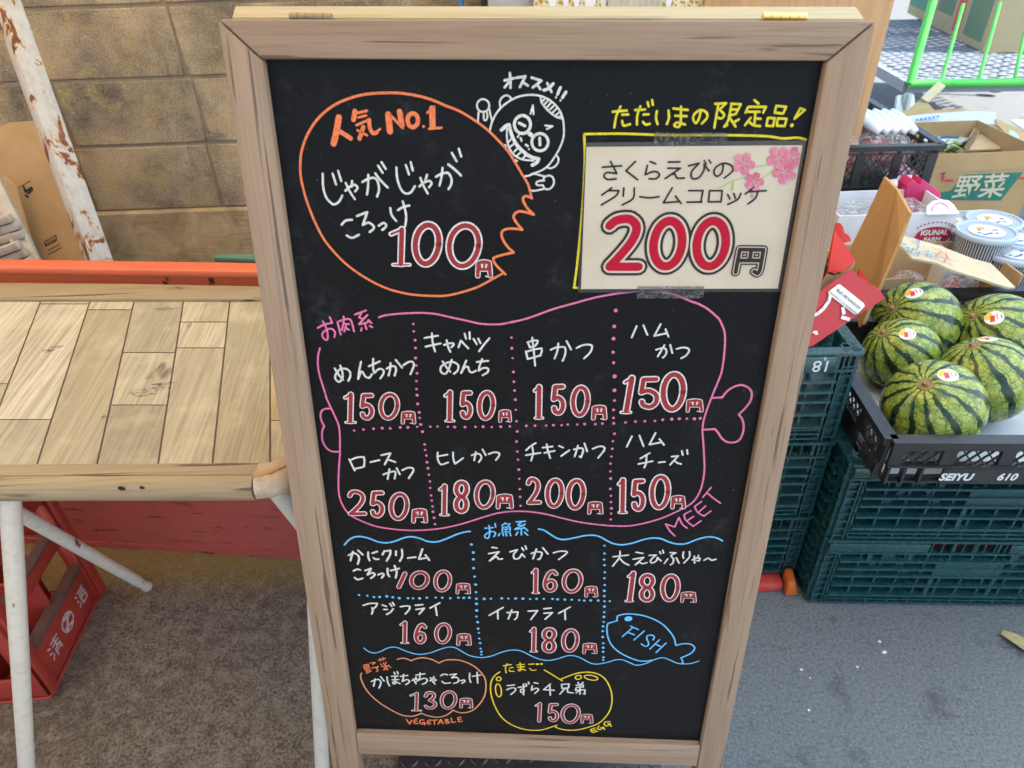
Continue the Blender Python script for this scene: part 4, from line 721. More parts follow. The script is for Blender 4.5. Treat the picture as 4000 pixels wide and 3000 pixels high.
for (a0, z0, a1, z1, rr) in (((38, 1925), ZT - .04, (112, 3120), 0.0, .0125), ((-330, 1775), ZT - .06, (575, 2292), .012, .012), ((1075, 1905), ZT - .045, (1480, 2420), .30, .0125), ((1228, 2350), .35, (1262, 3060), 0.0, .0125)):
    b = MB(); p0, p1 = T(a0[0], a0[1], z0), T(a1[0], a1[1], z1)
    if z1 == 0.0: p1 = p0 + (p1 - p0) * 1.0
    b.tube([p0, p1], rr, 20); b.build('leg', M_leg, tb, smooth=True)
M_knot = mat('knot_print', (.045, .035, .035), .5); k = NT(M_knot); n_ = k.noise(k.co((30, 90, 30)), 2.5, 5, .7, 1.0); k.put(k.b.inputs['Alpha'], k.ramp(n_, [(.44, 0), (.66, .7)])); k.col(k.mix(n_, (.10, .08, .05), (.03, .025, .035)))
for (px, py, rx, ry, sl_) in ((580, 1532, .026, .012, .3), (640, 1503, .016, .006, .2), (415, 1632, .008, .005, 0), (650, 1208, .022, .006, .1), (895, 1830, .010, .006, 0), (205, 1365, .014, .010, .6), (690, 1140, .020, .006, 0)):
    c_ = T(px, py) + Vector((0, 0, .0010 if py > 1170 else .0068)); b = MB(); b.poly([c_ + Vector((rx * math.cos(a) * (1 + .2 * math.sin(3 * a)), ry * math.sin(a) + sl_ * rx * math.cos(a) * .5, 0)) for a in [2 * math.pi * i / 24 for i in range(24)]], [tuple(range(24))]); b.build('knot_print', M_knot, tb)
M_hole = mat('dark_hole', (.012, .010, .008), .8)
for (px, py, rr) in ((476, 1906, .0036), (556, 1903, .0026)):
    d = ray(px, py); q0 = Aq + TO + ny * -.0172; t_ = (q0 - CAMP).dot(ny) / d.dot(ny); c_ = CAMP + d * t_ - TO - ny * .0008; b = MB(); b.poly([c_ + dirx * rr * 1.3 * math.cos(a) + Vector((0, 0, rr * math.sin(a))) for a in [2 * math.pi * i / 14 for i in range(14)]], [tuple(range(14))]); b.build('nail_hole', M_hole, tb)

# ------------------------------------------------------------------ red bottle crate under the table
M_rc = worn('red_crate_plastic', (.34, .032, .020), dark=(.09, .03, .022), rough=.5, amount=.35, scale=16)
M_rcd = worn('dusty_red_plastic', (.10, .055, .045), rough=.9, amount=.4, scale=30)
cr = thing('bottle_crate', 'red plastic bottle crate with white marks on its side, under the folding table', 'crate', (-.955, .80, 0), R(4))
cw, cdp, ch = .46, .275, .36
b = MB(); t = .012
b.box((-cw, 0, 0), (0, cdp, .012)); 
for (x0, y0) in ((-.03, 0), (-.03, cdp - .03), (-cw, 0), (-cw, cdp - .03)): b.box((x0, y0, .012), (x0 + .03, y0 + .03, ch))
for zz, hh in ((ch - .045, .045), (.205, .035)):
    b.box((-t, .03, zz), (0, cdp - .03, zz + hh)); b.box((-cw + .03, 0, zz), (-.03, t, zz + hh)); b.box((-cw + .03, cdp - t, zz), (-.03, cdp, zz + hh)); b.box((-cw, .03, zz), (-cw + t, cdp - .03, zz + hh))
for i in range(1, 4): b.box((-cw + cw * i / 4 - .004, .012, .012), (-cw + cw * i / 4 + .004, cdp - .012, .20))
b.box((-cw + .012, cdp / 2 - .004, .012), (-.012, cdp / 2 + .004, .20))
b.build('crate_frame', M_rc, cr, bevel=.003)
b = MB(); b.box((-.009, .03, .012), (-.002, cdp - .03, .115)); b.build('side_panel', M_rc, cr, bevel=.002)
b = MB(); b.box((-cw + .03, .002, .012), (-.03, .009, .07)); b.build('front_panel', M_rc, cr, bevel=.002)
b = MB(); b.box((-.020, .03, .1155), (.004, cdp - .03, .1275)); b.build('ledge', M_rcd, cr, bevel=.002)
b = MB(); b.box((-.020, .03, .2405), (.004, cdp - .03, .2485)); b.build('ledge', M_rcd, cr, bevel=.002)
for yy in (.004, cdp - .026): b = MB(); b.box((.0003, yy, .01), (.010, yy + .022, ch - .004)); b.build('corner_rib', M_rc, cr, bevel=.003)
M_wm = worn('faded_white_print', (.52, .46, .44), dark=(.4, .1, .08), rough=.6, amount=.6, scale=90)
def xm(yy, zz): return Vector((-.0014, .1375 + (yy - .1375) * .86, .066 + (zz - .066) * .80))
b = MB(); c0 = (.1375, .066); n_ = 24
def ringx(cy_, cz, r0, r1):
    for i in range(n_):
        a, a2 = 2 * math.pi * i / n_, 2 * math.pi * (i + 1) / n_; b.quad(xm(cy_ + r0 * math.cos(a), cz + r0 * math.sin(a)), xm(cy_ + r1 * math.cos(a), cz + r1 * math.sin(a)), xm(cy_ + r1 * math.cos(a2), cz + r1 * math.sin(a2)), xm(cy_ + r0 * math.cos(a2), cz + r0 * math.sin(a2)))
def strk(pts, w=.006):
    for i in range(len(pts) - 1):
        a, e_ = Vector((pts[i][0], pts[i][1])), Vector((pts[i + 1][0], pts[i + 1][1])); d = (e_ - a).normalized(); nn = Vector((-d.y, d.x)) * w / 2; d = d * w * .3
        b.quad(*[xm(q.x, q.y) for q in (a - nn - d, a + nn - d, e_ + nn + d, e_ - nn + d)])
ringx(*c0, .022, .027); strk([(.125, .085), (.148, .078), (.128, .058), (.15, .048)], .008); strk([(.128, .05), (.122, .06)], .008); strk([(.15, .085), (.153, .074)], .008)
b.build('round_mark', M_wm, cr); b = MB()
for q in ([(.045, .085), (.052, .08)], [(.043, .068), (.05, .064)], [(.045, .045), (.055, .055)], [(.06, .085), (.09, .085)], [(.062, .073), (.088, .073)], [(.075, .09), (.075, .062)], [(.065, .06), (.064, .04)], [(.065, .06), (.086, .06), (.086, .04)], [(.065, .05), (.086, .05)], [(.195, .085), (.20, .08)], [(.195, .068), (.2, .064)], [(.195, .045), (.203, .055)], [(.208, .085), (.235, .085)], [(.212, .075), (.212, .042), (.234, .042), (.234, .075), (.212, .075)], [(.212, .06), (.234, .06)], [(.22, .085), (.218, .06)], [(.228, .085), (.228, .06)]):
    if q[0][0] > .19 and b.v and b.v[0].y < .15: b.build('white_print', M_wm, cr); b = MB()
    strk(q, .005)
b.build('white_print', M_wm, cr)
# ------------------------------------------------------------------ crates
M_gc = worn('green_crate_plastic', (.010, .066, .068), dark=(.022, .045, .04), rough=.27, amount=.4, scale=20, spec=1.0)
M_bc = worn('black_crate_plastic', (.016, .017, .020), dark=(.07, .055, .04), rough=.38, amount=.35, scale=18, spec=.6)
M_lab = worn('white_print', (.72, .74, .74), rough=.6, amount=.2, scale=80)
def text_mesh(s_, size, m, name, parent, M, th=.0003, shear=0.0, extra=0.0):
    cu = bpy.data.curves.new(name, 'FONT'); cu.body = s_; cu.size = size; cu.align_x = 'CENTER'; cu.align_y = 'CENTER'; cu.extrude = th; cu.shear = shear; cu.offset = extra; cu.resolution_u = 3
    o = bpy.data.objects.new(name, cu); COL.objects.link(o); bpy.context.view_layer.update()
    me = bpy.data.meshes.new_from_object(o.evaluated_get(bpy.context.evaluated_depsgraph_get())); COL.objects.unlink(o); bpy.data.objects.remove(o); bpy.data.curves.remove(cu)
    me.transform(M); me.materials.clear(); me.materials.append(m); r = bpy.data.objects.new(name, me); COL.objects.link(r); r.parent = parent; me.name = name; return r
def FACE(x, y, z, roll=0.0):                                        # lettering standing on a front (-y) face
    return Matrix.Translation((x, y, z)) @ Matrix.Rotation(R(90), 4, 'X') @ Matrix.Rotation(R(roll), 4, 'Z')
def frame_walls(b, W_, D_, fn):                                     # run fn for the four walls: fn(P) with P(s, out, z) -> point, length
    fn(lambda s, o, z: Vector((s, -o, z)), W_); fn(lambda s, o, z: Vector((s, D_ + o, z)), W_)
    fn(lambda s, o, z: Vector((-o, s, z)), D_); fn(lambda s, o, z: Vector((W_ + o, s, z)), D_)
def beam(b, P, s0, s1, o0, o1, z0, z1):
    q = [P(s0, o0, z0), P(s1, o0, z0), P(s1, o1, z0), P(s0, o1, z0), P(s0, o0, z1), P(s1, o0, z1), P(s1, o1, z1), P(s0, o1, z1)]
    b.hexa(q)
def green_crate(label, M, group, simple=False):
    W_, D_, H_ = .60, .40, .205; t_ = thing('green_crate', label, 'crate', M=M, group=group)
    b = MB(); ti = .004
    def wall(P, L_):
        beam(b, P, -.006, L_ + .006, -.010, .012, H_ - .006, H_)                # rim lip
        beam(b, P, 0, L_, -.004, .010, H_ - .042, H_ - .037)
        for z in (.004, .016, .026, .036, .066, .096, .118, .142): beam(b, P, .03, L_ - .03, -.010 if z < .03 else -.012, .009 if z < .03 else .015, z, z + (.006 if z > .05 else .004))
        n_ = max(6, int(L_ / .048))
        for i in range(n_ + 1):
            s = .03 + (L_ - .06) * i / n_; beam(b, P, s - .0022, s + .0022, -.012, .006, .004, H_ - .006)
        for i in range(int(L_ / .021)):
            s = .02 + i * .021; beam(b, P, s - .0013, s + .0013, -.001, .008, H_ - .037, H_ - .006)
            if i % 2: beam(b, P, s - .0014, s + .0014, -.012, -.008, .066, .085); beam(b, P, s - .0014, s + .0014, -.012, -.008, .10, .119)
        for s in (0, L_ - .024):                                               # ladder-like corner
            beam(b, P, s, s + .003, -.02, .008, 0, H_); beam(b, P, s + .021, s + .024, -.02, .008, 0, H_)
            for z in range(9): beam(b, P, s, s + .024, -.006, .006, .006 + z * .0205, .010 + z * .0205)
        for s in (L_ * .22, L_ * .70):                                         # braces
            p0, p1, p2 = P(s - .05, .002, .10), P(s, .002, .16), P(s + .05, .002, .10); up = P(0, 1, 0) - P(0, 0, 0); b.bar(p0, p1, .010, .004, up=up); b.bar(p1, p2, .010, .004, up=up)
            beam(b, P, s - .046, s - .036, .0, .009, .145, .178); beam(b, P, s + .036, s + .046, .0, .009, .145, .178)
        if L_ > .5:
            beam(b, P, L_ * .40, L_ * .60, .0, .009, .098, .140)                # plate over the grip
            beam(b, P, L_ * .385, L_ * .40, -.01, .010, .03, .15); beam(b, P, L_ * .60, L_ * .615, -.01, .010, .03, .15)
    frame_walls(b, W_, D_, wall)
    for i in range(9): b.box((.02, .02 + i * .045, .004), (W_ - .02, .026 + i * .045, .010))
    for i in range(13): b.box((.02 + i * .0465, .02, .0045), (.026 + i * .0465, D_ - .02, .0095))
    b.build('lattice_body', M_gc, t_)
    b = MB(); b.box((.0, -.0135, H_ - .032), (.20, -.0105, H_ - .008)); b.build('plate', M_gc, t_, bevel=.0008); b = MB(); b.box((.36, -.0135, H_ - .032), (.43, -.0105, H_ - .008)); b.build('plate', M_gc, t_, bevel=.0008)
    return t_
def Mat(loc, rz): return Matrix.Translation(loc) @ Matrix.Rotation(rz, 4, 'Z')
RA = -.062
GA = 'green lattice crates in the two stacks'
ga = green_crate('dark green lattice crate on the asphalt, under the other green crate and the watermelons', Mat((.642, .972, 0.002), RA), GA)
gb = copy_thing(ga, 'dark green lattice crate directly under the black crate of watermelons', Mat((.642, .972, .208), RA), GA)
RB = -.03
gB = []
BXp = .622
for i, (z, lab) in enumerate(((.002, 'dark green lattice crate at the foot of the stack by the red kerb'), (.209, 'middle dark green crate of the stack standing against the menu board'), (.416, 'dark green crate with upside-down 18, topping the stack beside the board'))):
    x0 = BXp - .60
    gB.append(copy_thing(ga, lab, Mat((x0, 1.055, z), RB), GA))
t18 = gB[2]
b = MB(); b.box((.455, -.0165, .166), (.560, -.0135, .200)); b.build('number_plate', M_gc, t18, bevel=.0008)
text_mesh('18', .034, M_lab, 'number_print', t18, FACE(.535, -.017, .183, 180)); text_mesh('R', .010, M_lab, 'letter_print', t18, FACE(.537, -.017, .1985, 180))
M_rk = worn('red_kerb_paint', (.55, .035, .025), dark=(.30, .16, .10), rough=.6, amount=.5, scale=40, bumpd=.002)
rk = MB(); rk.box((-.2, .998, 0), (.594, 1.035, .026)); o = rk.build('red_kerb', M_rk, bevel=.006); tag(o, 'low red painted kerb bar on the asphalt in front of the stack beside the board', 'kerb')
M_or = worn('orange_plastic', (.62, .12, .02), rough=.5)
rk = MB(); rk.hexa([(.594, .982, 0), (.628, .986, 0), (.634, 1.03, 0), (.600, 1.03, 0), (.594, .985, .042), (.612, .988, .045), (.618, 1.03, .045), (.600, 1.03, .042)]); o = rk.build('orange_end_block', M_or, bevel=.006); tag(o, 'small orange end block between the red kerb and the green crates', 'block')
M_net = worn('red_mesh_sack', (.40, .02, .03), rough=.8, amount=.5, scale=40)
b = MB(); n_ = 14
P_ = [(.03 + .54 * i / n_, .05 + .30 * j / 8, .014 + .03 * abs(noise.noise((i * .6, j * .7, 3)))) for j in range(9) for i in range(n_ + 1)]
b.poly(P_, [(j * (n_ + 1) + i, j * (n_ + 1) + i + 1, (j + 1) * (n_ + 1) + i + 1, (j + 1) * (n_ + 1) + i) for j in range(8) for i in range(n_)])
o = b.build('red_sack', M_net, smooth=True); o.matrix_world = Mat((.642, .972, .002), RA); tag(o, 'red mesh sack lying inside the lowest green crate', 'sack')
M_leafd = worn('cabbage_leaf', (.07, .20, .03), rough=.5, amount=.4)
for (px, py, h_, lab) in ((3207, 1995, .06, 'upper green leaf caught in the gap between the two crate stacks'), (3122, 2250, .055, 'lower green leaf caught in the gap between the two crate stacks')):
    c_ = Y(px, py, 1.06); b = MB(); w_ = .010; P_ = []
    for i in range(7):
        t_ = i / 6; ww = w_ * math.sin(math.pi * min(.98, .15 + t_ * .8)); cx = -.012 * t_; P_ += [(cx - ww, .003 * i, h_ * (t_ - .5)), (cx, .004 + .003 * i, h_ * (t_ - .5)), (cx + ww, .003 * i, h_ * (t_ - .5))]
    b.poly(P_, [(i * 3 + j, i * 3 + j + 1, i * 3 + j + 4, i * 3 + j + 3) for i in range(6) for j in range(2)]); o = b.build('leaf', M_leafd, smooth=True); o.location = c_; tag(o, lab, 'leaf', 'leaves in the gap between the crates')

M_papr = worn('grey_paper', (.50, .51, .53), rough=.8, amount=.3, scale=10)
def black_crate(name, label, M, W_, D_, H_, group, band=True, liner=False):
    t_ = thing(name, label, 'crate', M=M, group=group); b = MB()
    zb = .045 if band else .012; zt = H_ - .022
    def wall(P, L_):
        beam(b, P, -.008, L_ + .008, -.004, .020, H_ - .006, H_); beam(b, P, -.008, L_ + .008, .016, .020, H_ - .014, H_ - .0055)
        beam(b, P, 0, L_, -.003, .010, zt - .004, zt); beam(b, P, 0, L_, -.003, .012, zb - .004, zb); beam(b, P, .004, L_ - .004, -.006, .006, .0, .005)
        if band: beam(b, P, .10, L_ - .10, .006, .012, .004, zb - .005)
        n_ = max(2, round(L_ / .10))
        for i in range(n_ + 1):
            s = L_ * i / n_; w_ = .012 if 0 < i < n_ else .022
            beam(b, P, max(0, s - w_), min(L_, s + w_), .001, .009, zb, zt - .004)
            if i < n_:
                s0, s1 = s + w_, L_ * (i + 1) / n_ - .012; up = P(0, 1, 0) - P(0, 0, 0); hh = zt - .004 - zb; st = .020; k_ = int((s1 - s0 + hh) / st)
                for j in range(-1, k_ + 1):
                    for sg in (1, -1):
                        a0 = s0 + j * st if sg > 0 else s1 - j * st; e0 = a0 + hh * sg * .8
                        # clip the slanted bar to its bay
                        ta, tb_ = 0.0, 1.0; lo, hi = s0, s1; de = e0 - a0
                        if de > 0: ta = max(ta, (lo - a0) / de); tb_ = min(tb_, (hi - a0) / de)
                        else: ta = max(ta, (hi - a0) / de); tb_ = min(tb_, (lo - a0) / de)
                        if tb_ - ta > .05: b.bar(P(a0 + de * ta, .004, zb + hh * ta), P(a0 + de * tb_, .004, zb + hh * tb_), .003, .003, up=up)
        for i in range(int(L_ / .05) + 1):
            s = L_ * i / int(L_ / .05); beam(b, P, s - .003, s + .003, -.002, .012, zt, H_ - .006)
        for s in (.002, .03, .06, L_ - .064, L_ - .034, L_ - .006): beam(b, P, s, s + .004, .0, .014, .004, zb - .004)
    frame_walls(b, W_, D_, wall)
    for i in range(10): b.box((.005, .01 + i * (D_ - .02) / 9.5, .001), (W_ - .005, .016 + i * (D_ - .02) / 9.5, .006))
    b.box((.0, .0, .0065), (W_, D_, .009)); b.build('lattice_body', M_bc, t_)
    return t_
BG = 'black lattice crates of produce'
MBm = Mat((.662, .918, .412), RA)
bc = black_crate('black_crate', 'black lattice crate marked SEIYU 610 holding five watermelons', MBm, .60, .40, .105, BG)
bc['label'] = 'black lattice crate lettered 610 in white, holding the five watermelons'
text_mesh('SEIYU', .0225, M_lab, 'name_print', bc, FACE(.124, -.0125, .020), shear=.18, extra=.0007)
text_mesh('610', .0225, M_lab, 'number_print', bc, FACE(.212, -.0125, .021), shear=.18, extra=.0005); text_mesh('a', .020, M_lab, 'letter_print', bc, FACE(.256, -.0125, .020), extra=.0004)
b = MB(); b.box((.008, .008, .0092), (.592, .392, .0105)); b.build('paper_liner', M_papr, bc)

# ------------------------------------------------------------------ watermelons
M_mel = mat('watermelon_rind', (.05, .12, .02), .28, spec=.5); k = NT(M_mel)
tc = k.n('TexCoord'); obj = tc.outputs['Object']; nz = k.n('TexNoise', Vector=obj, Scale=17, Detail=4, Roughness=.6); sb = k.n('VectorMath', _operation='MULTIPLY_ADD'); k.t.links.new(nz.outputs['Color'], sb.inputs[0]); sb.inputs[1].default_value = (.030, .030, .030); k.t.links.new(obj, sb.inputs[2])
ofs = k.n('VectorMath', _operation='SUBTRACT'); k.t.links.new(sb.outputs[0], ofs.inputs[0]); ofs.inputs[1].default_value = (.015, .015, .015)
gr = k.n('TexGradient', Vector=ofs.outputs[0], _gradient_type='RADIAL'); st = k.math('ABSOLUTE', k.math('SUBTRACT', k.math('FRACT', k.math('MULTIPLY', gr.outputs['Fac'], 13.0)), .5))
sx = k.n('SeparateXYZ'); k.t.links.new(obj, sx.inputs[0]); rad = k.n('VectorMath', _operation='LENGTH'); cb = k.n('CombineXYZ'); k.t.links.new(sx.outputs[0], cb.inputs[0]); k.t.links.new(sx.outputs[1], cb.inputs[1]); k.t.links.new(cb.outputs[0], rad.inputs[0])
vo = k.n('TexVoronoi', Vector=ofs.outputs[0], Scale=66.0, _feature='DISTANCE_TO_EDGE'); ne = vo.outputs['Distance']
n1 = k.noise(obj, 60, 4, .7); n2 = k.noise(obj, 230, 3, .6); n5 = k.noise(obj, 24, 3, .6)
light = k.mix(k.ramp(n1, [(.34, 0), (.62, 1)]), (.16, .25, .032), (.44, .46, .085)); light = k.mix(k.ramp(n2, [(.40, .4), (.60, 0)]), light, (.09, .16, .02))
dark = k.mix(n1, (.006, .022, .008), (.014, .045, .014))
wdt = k.math('MULTIPLY_ADD', n5, .24, .055)
isd = k.math('SMOOTH_MIN', k.ramp(k.math('SUBTRACT', st, wdt), [(.04, 1), (.085, 0)]), 1.0, .0)
dk = k.ramp(k.math('SUBTRACT', st, k.math('MULTIPLY_ADD', n5, .30, -.02)), [(.0, 1), (.04, 0)])
vein = k.ramp(ne, [(.035, 1), (.085, 0)]); veinm = k.math('MULTIPLY', vein, k.ramp(k.math('SUBTRACT', st, wdt), [(.10, 1), (.26, .35)]))
msk = k.math('MAXIMUM', dk, k.math('MULTIPLY', veinm, .75)); msk.node.use_clamp = True
k.col(k.mix(msk, light, dark)); k.rough(k.math('MULTIPLY_ADD', n1, .2, .18)); k.bump(n1, .08, .001)
M_stk = worn('melon_stalk', (.30, .19, .07), dark=(.14, .10, .05), rough=.8, amount=.6, scale=80)
M_stw = mat('sticker_white', (.78, .74, .70), .35); M_sty = mat('sticker_yellow', (.80, .45, .03), .35); M_str = mat('sticker_red', (.65, .03, .03), .35); M_stt = mat('sticker_text', (.45, .10, .14), .4)
mel = [(3576, 1260, .0900, (795, 830), (945, 732), 'watermelon at the back left of the black crate, half behind its neighbours'), (3518, 1384, .0765, (740, 985), (905, 1000), 'smallest watermelon, at the left of the black crate'), (3892, 1305, .0870, (1315, 880), (1465, 895), 'watermelon at the back right, cut by the right edge of the photo'),
       (3844, 1484, .0860, (1320, 1068), (1425, 1025), 'watermelon right of the front one, its sticker seen edge-on at the top'), (3642, 1588, .0875, (1020, 1320), (1170, 1262), 'front watermelon touching the near rim of the black crate')]
for (px, py, r_, stp, skp, lab) in mel:
    c_ = G(px, py, .424 + r_ * .97)
    def on(cp):
        d = ray(3000 + cp[0] / 1.659, 700 + cp[1] / 1.659).normalized(); o = CAMP - c_; bq = d.dot(o); cq = o.dot(o) - r_ * r_; disc = bq * bq - cq
        t_ = -bq - math.sqrt(max(disc, 0)); return (CAMP + d * t_ - c_).normalized()
    ax = on(stp); sk = on(skp); q = ax.to_track_quat('Z', 'Y'); Mm = Matrix.Translation(c_) @ q.to_matrix().to_4x4() @ Matrix.Rotation(random.uniform(0, 6), 4, 'Z')
    t_ = thing('watermelon', lab, 'watermelon', M=Mm, group='watermelons in the black crate')
    b = MB(); prof = [(max(1e-5, r_ * math.sin(math.pi * i / 40)) * 1.0, r_ * math.cos(math.pi * i / 40) * .97 - (.004 * math.exp(-(i / 2.2) ** 2))) for i in range(41)]; b.lathe(list(reversed(prof)), 64); b.build('rind', M_mel, t_, smooth=True)
    b = MB(); b.lathe([(.013, r_ * .965 - .007), (.0125, r_ * .97 - .0015), (.010, r_ * .97 - .0008), (.0065, r_ * .97 - .0022), (.0045, r_ * .97 + .002), (.0036, r_ * .97 + .005), (.0001, r_ * .97 + .0055)], 20); b.build('stalk', M_stk, t_, smooth=True)
    s_ = (Mm.to_3x3().transposed() @ sk).normalized(); e1 = (Mm.to_3x3().transposed() @ Vector((1, -.05, -.1))); e1 = (e1 - s_ * e1.dot(s_)).normalized(); e2 = s_.cross(e1)
    def patch(nm, m, pts, lift, par):
        bb = MB(); n_ = len(pts); cc = Vector((sum(p_[0] for p_ in pts) / n_, sum(p_[1] for p_ in pts) / n_)); P_ = []
        for f_ in (0, .5, 1):
            for p_ in pts:
                u, v_ = cc.x + (p_[0] - cc.x) * f_, cc.y + (p_[1] - cc.y) * f_; w_ = (s_ * r_ + e1 * u + e2 * v_).normalized(); sc_ = .97 / math.sqrt((w_.x ** 2 + w_.y ** 2) * .9409 + w_.z ** 2); P_.append(w_ * (r_ * sc_ + lift))
        F_ = [(k_ * n_ + i, k_ * n_ + (i + 1) % n_, (k_ + 1) * n_ + (i + 1) % n_, (k_ + 1) * n_ + i) for k_ in (0, 1) for i in range(n_)]; bb.poly(P_, F_); return bb.build(nm, m, par, smooth=True)
    ra, rb = .0180, .0155
    if r_ < .08: ra, rb = .0160, .0138
    sp = patch('sticker', M_stw, [(ra * math.cos(2 * math.pi * i / 28), rb * math.sin(2 * math.pi * i / 28)) for i in range(28)], .0004, t_)
    patch('sticker_sun', M_sty, [(-ra * .93, rb * .1), (-ra * .8, rb * .5), (-ra * .3, rb * .88), (-ra * .12, rb * .85), (-ra * .05, rb * .2), (-ra * .2, -rb * .1), (-ra * .7, -rb * .15)], .0007, sp)
    patch('sticker_label', M_str, [(-ra * .45, -rb * .55), (ra * .02, -rb * .55), (ra * .12, rb * .35), (-ra * .35, rb * .30)], .0009, sp)
    for i in range(3): patch('sticker_text', M_stt, [(ra * .2, rb * (.35 - .3 * i)), (ra * .42, rb * (.35 - .3 * i)), (ra * .44, rb * (.52 - .3 * i)), (ra * .22, rb * (.52 - .3 * i))], .0008, sp)
    patch('sticker_text', M_stt, [(ra * .62, -rb * .3), (ra * .78, -rb * .3), (ra * .82, rb * .3), (ra * .66, rb * .3)], .0008, sp)

# ------------------------------------------------------------------ torn red carton and the upright flap, on the stack beside the board
M_redc = worn('red_printed_card', (.46, .018, .022), dark=(.38, .02, .02), rough=.45, amount=.3); M_redb = worn('bright_red_card', (.70, .03, .02), rough=.4, amount=.1)
def W5(u, v_, y): return Y(3000 + u / 1.659, 700 + v_ / 1.659, y)
rc = thing('torn_red_carton', 'torn red printed carton with a white sticker hanging off the stack beside the board', 'carton', W5(450, 900, 1.10)); o = rc.location
b = MB(); nn = Vector((.10, -.93, .35)).normalized(); RP = W5(520, 800, 1.065)
def onred(u, v_, off=.002):
    d = ray(3000 + u / 1.659, 700 + v_ / 1.659); t_ = (RP + nn * off - CAMP).dot(nn) / d.dot(nn); return CAMP + d * t_ - o
pts = [onred(u, v_, 0) for u, v_ in ((760, 772), (728, 722), (690, 690), (655, 678), (640, 655), (600, 640), (545, 590), (440, 655), (345, 728), (150, 900), (120, 1130), (292, 1078), (430, 985), (600, 870))]
b.slab(list(reversed(pts)), .004, nn); b.build('front_panel', M_redc, rc)
b = MB(); top = [(330, 720), (390, 600), (405, 470), (432, 330), (445, 285), (470, 285), (488, 310), (495, 345), (525, 365), (540, 400), (492, 415), (530, 470), (566, 525), (545, 555), (500, 590), (430, 612), (395, 600)]
P_ = [W5(u, v_, 1.155 - .02 * math.sin(max(0, (v_ - 400)) / 220)) - o for u, v_ in top]; b.slab(list(reversed(P_)), .004, (0, -1, .2)); b.build('torn_flap', M_redb, rc)
b = MB(); P_ = [W5(u, v_, 1.10) - o for u, v_ in ((385, 612), (430, 625), (500, 600), (545, 560), (566, 528), (560, 555), (540, 590), (345, 735), (335, 700))]; b.slab(list(reversed(P_)), .006, (0, -.6, .8)); b.build('torn_edge', M_flute, rc)
b = MB(); P_ = [W5(u, v_, 1.16) - o for u, v_ in ((590, 585), (615, 600), (650, 660), (640, 690), (590, 650))]; b.slab(list(reversed(P_)), .005, (0, -1, .2)); b.build('side_tab', M_redb, rc)
b = MB(); b.slab([onred(*p_, .0025) for p_ in ((455, 682), (468, 682), (622, 805), (628, 822), (578, 876), (560, 876), (392, 745), (390, 730))][::-1], .0006, nn); stick = b.build('sticker', M_stw, rc)
mid = (onred(455, 700, .003) + onred(575, 850, .003)) / 2
def redstroke(text, w, m, name, off, par):
    b = MB()
    for s_ in text.split(';'):
        ps = [onred(*[float(x) for x in tok.split(',')], off) for tok in s_.split()]
        for i in range(len(ps) - 1):
            d = (ps[i + 1] - ps[i]).normalized(); sd = nn.cross(d) * w / 2; d = d * w * .25; b.quad(ps[i] - sd - d, ps[i] + sd - d, ps[i + 1] + sd + d, ps[i + 1] - sd + d)
    return b.build(name, m, par)
rx = (onred(600, 845, .0034) - onred(445, 720, .0034)).normalized(); ry = nn.cross(rx)
for s_, u, v_, sz in (('防ばい剤 FUNGICIDE', 522, 778, .0062), ('フルジオキソニル FLUDIOXONIL', 492, 806, .0052)):
    c_ = onred(u, v_, .0034); Mx = Matrix((rx, ry, nn)).transposed().to_4x4(); Mx.translation = c_; text_mesh(s_, sz, M_ink, 'sticker_print', stick, Mx, th=.0001)
redstroke('405,755 395,790 360,840 325,870 290,885; 485,835 492,870; 480,895 525,908', .006, M_stw, 'logo_print', .0026, rc)
redstroke('292,995 300,985 310,1005; 312,985 320,1005', .003, M_stw, 'logo_print', .0026, rc)
fl = thing('upright_card_flap', 'tall bare brown cardboard flap standing up behind the torn red carton', 'cardboard', W5(700, 700, 1.33)); o = fl.location
P_ = [W5(917, 218, 1.28), W5(835, 70, 1.34), W5(752, -15, 1.40), W5(640, 230, 1.40), W5(545, 420, 1.40), W5(500, 560, 1.40), W5(590, 960, 1.30), W5(615, 935, 1.25), W5(720, 700, 1.25), W5(850, 400, 1.26)]
b = MB(); b.slab([p_ - o for p_ in P_], .006); M_fl = worn('orange_brown_card', (.46, .24, .085), dark=(.40, .20, .07), rough=.7, amount=.3, spec=.35); b.build('card_sheet', M_fl, fl)
b = MB(); e0, e1 = W5(917, 218, 1.279) - o, W5(610, 940, 1.249) - o
for i in range(64):
    a = e0.lerp(e1, i / 64); c_ = e0.lerp(e1, (i + .55) / 64); b.bar(a + Vector((.001, -.002, 0)), c_ + Vector((.001, -.002, 0)), .006, .003, up=(.8, -.5, .1))
b.build('fluted_edge', M_flute, fl)
# ------------------------------------------------------------------ second row: tomato boxes and tubs on a black crate
M_wbox = mat('white_carton', (.66, .66, .68), .5, spec=.4); k = NT(M_wbox); n_ = k.noise(k.co(), 12, 4, .6); k.col(k.mix(k.ramp(n_, [(.35, 0), (.7, 1)]), (.62, .62, .64), (.72, .72, .73)))
M_mag = worn('magenta_card', (.55, .03, .13), rough=.45, amount=.15); M_pinkp = mat('pink_lotus_print', (.62, .20, .34), .5)
bc2 = black_crate('black_crate', 'black lattice crate under the tomato boxes and dip tubs, behind the watermelons', Mat((.80, 1.405, .42), -.02), .60, .40, .12, BG, band=False)
sup = copy_thing(ga, 'dark green crate standing behind the watermelons, carrying the black crate of boxes', Mat((.80, 1.41, .002), -.02), GA)
sup2 = copy_thing(ga, 'upper dark green crate behind the watermelons, below the black crate of boxes', Mat((.80, 1.41, .209), -.02), GA)
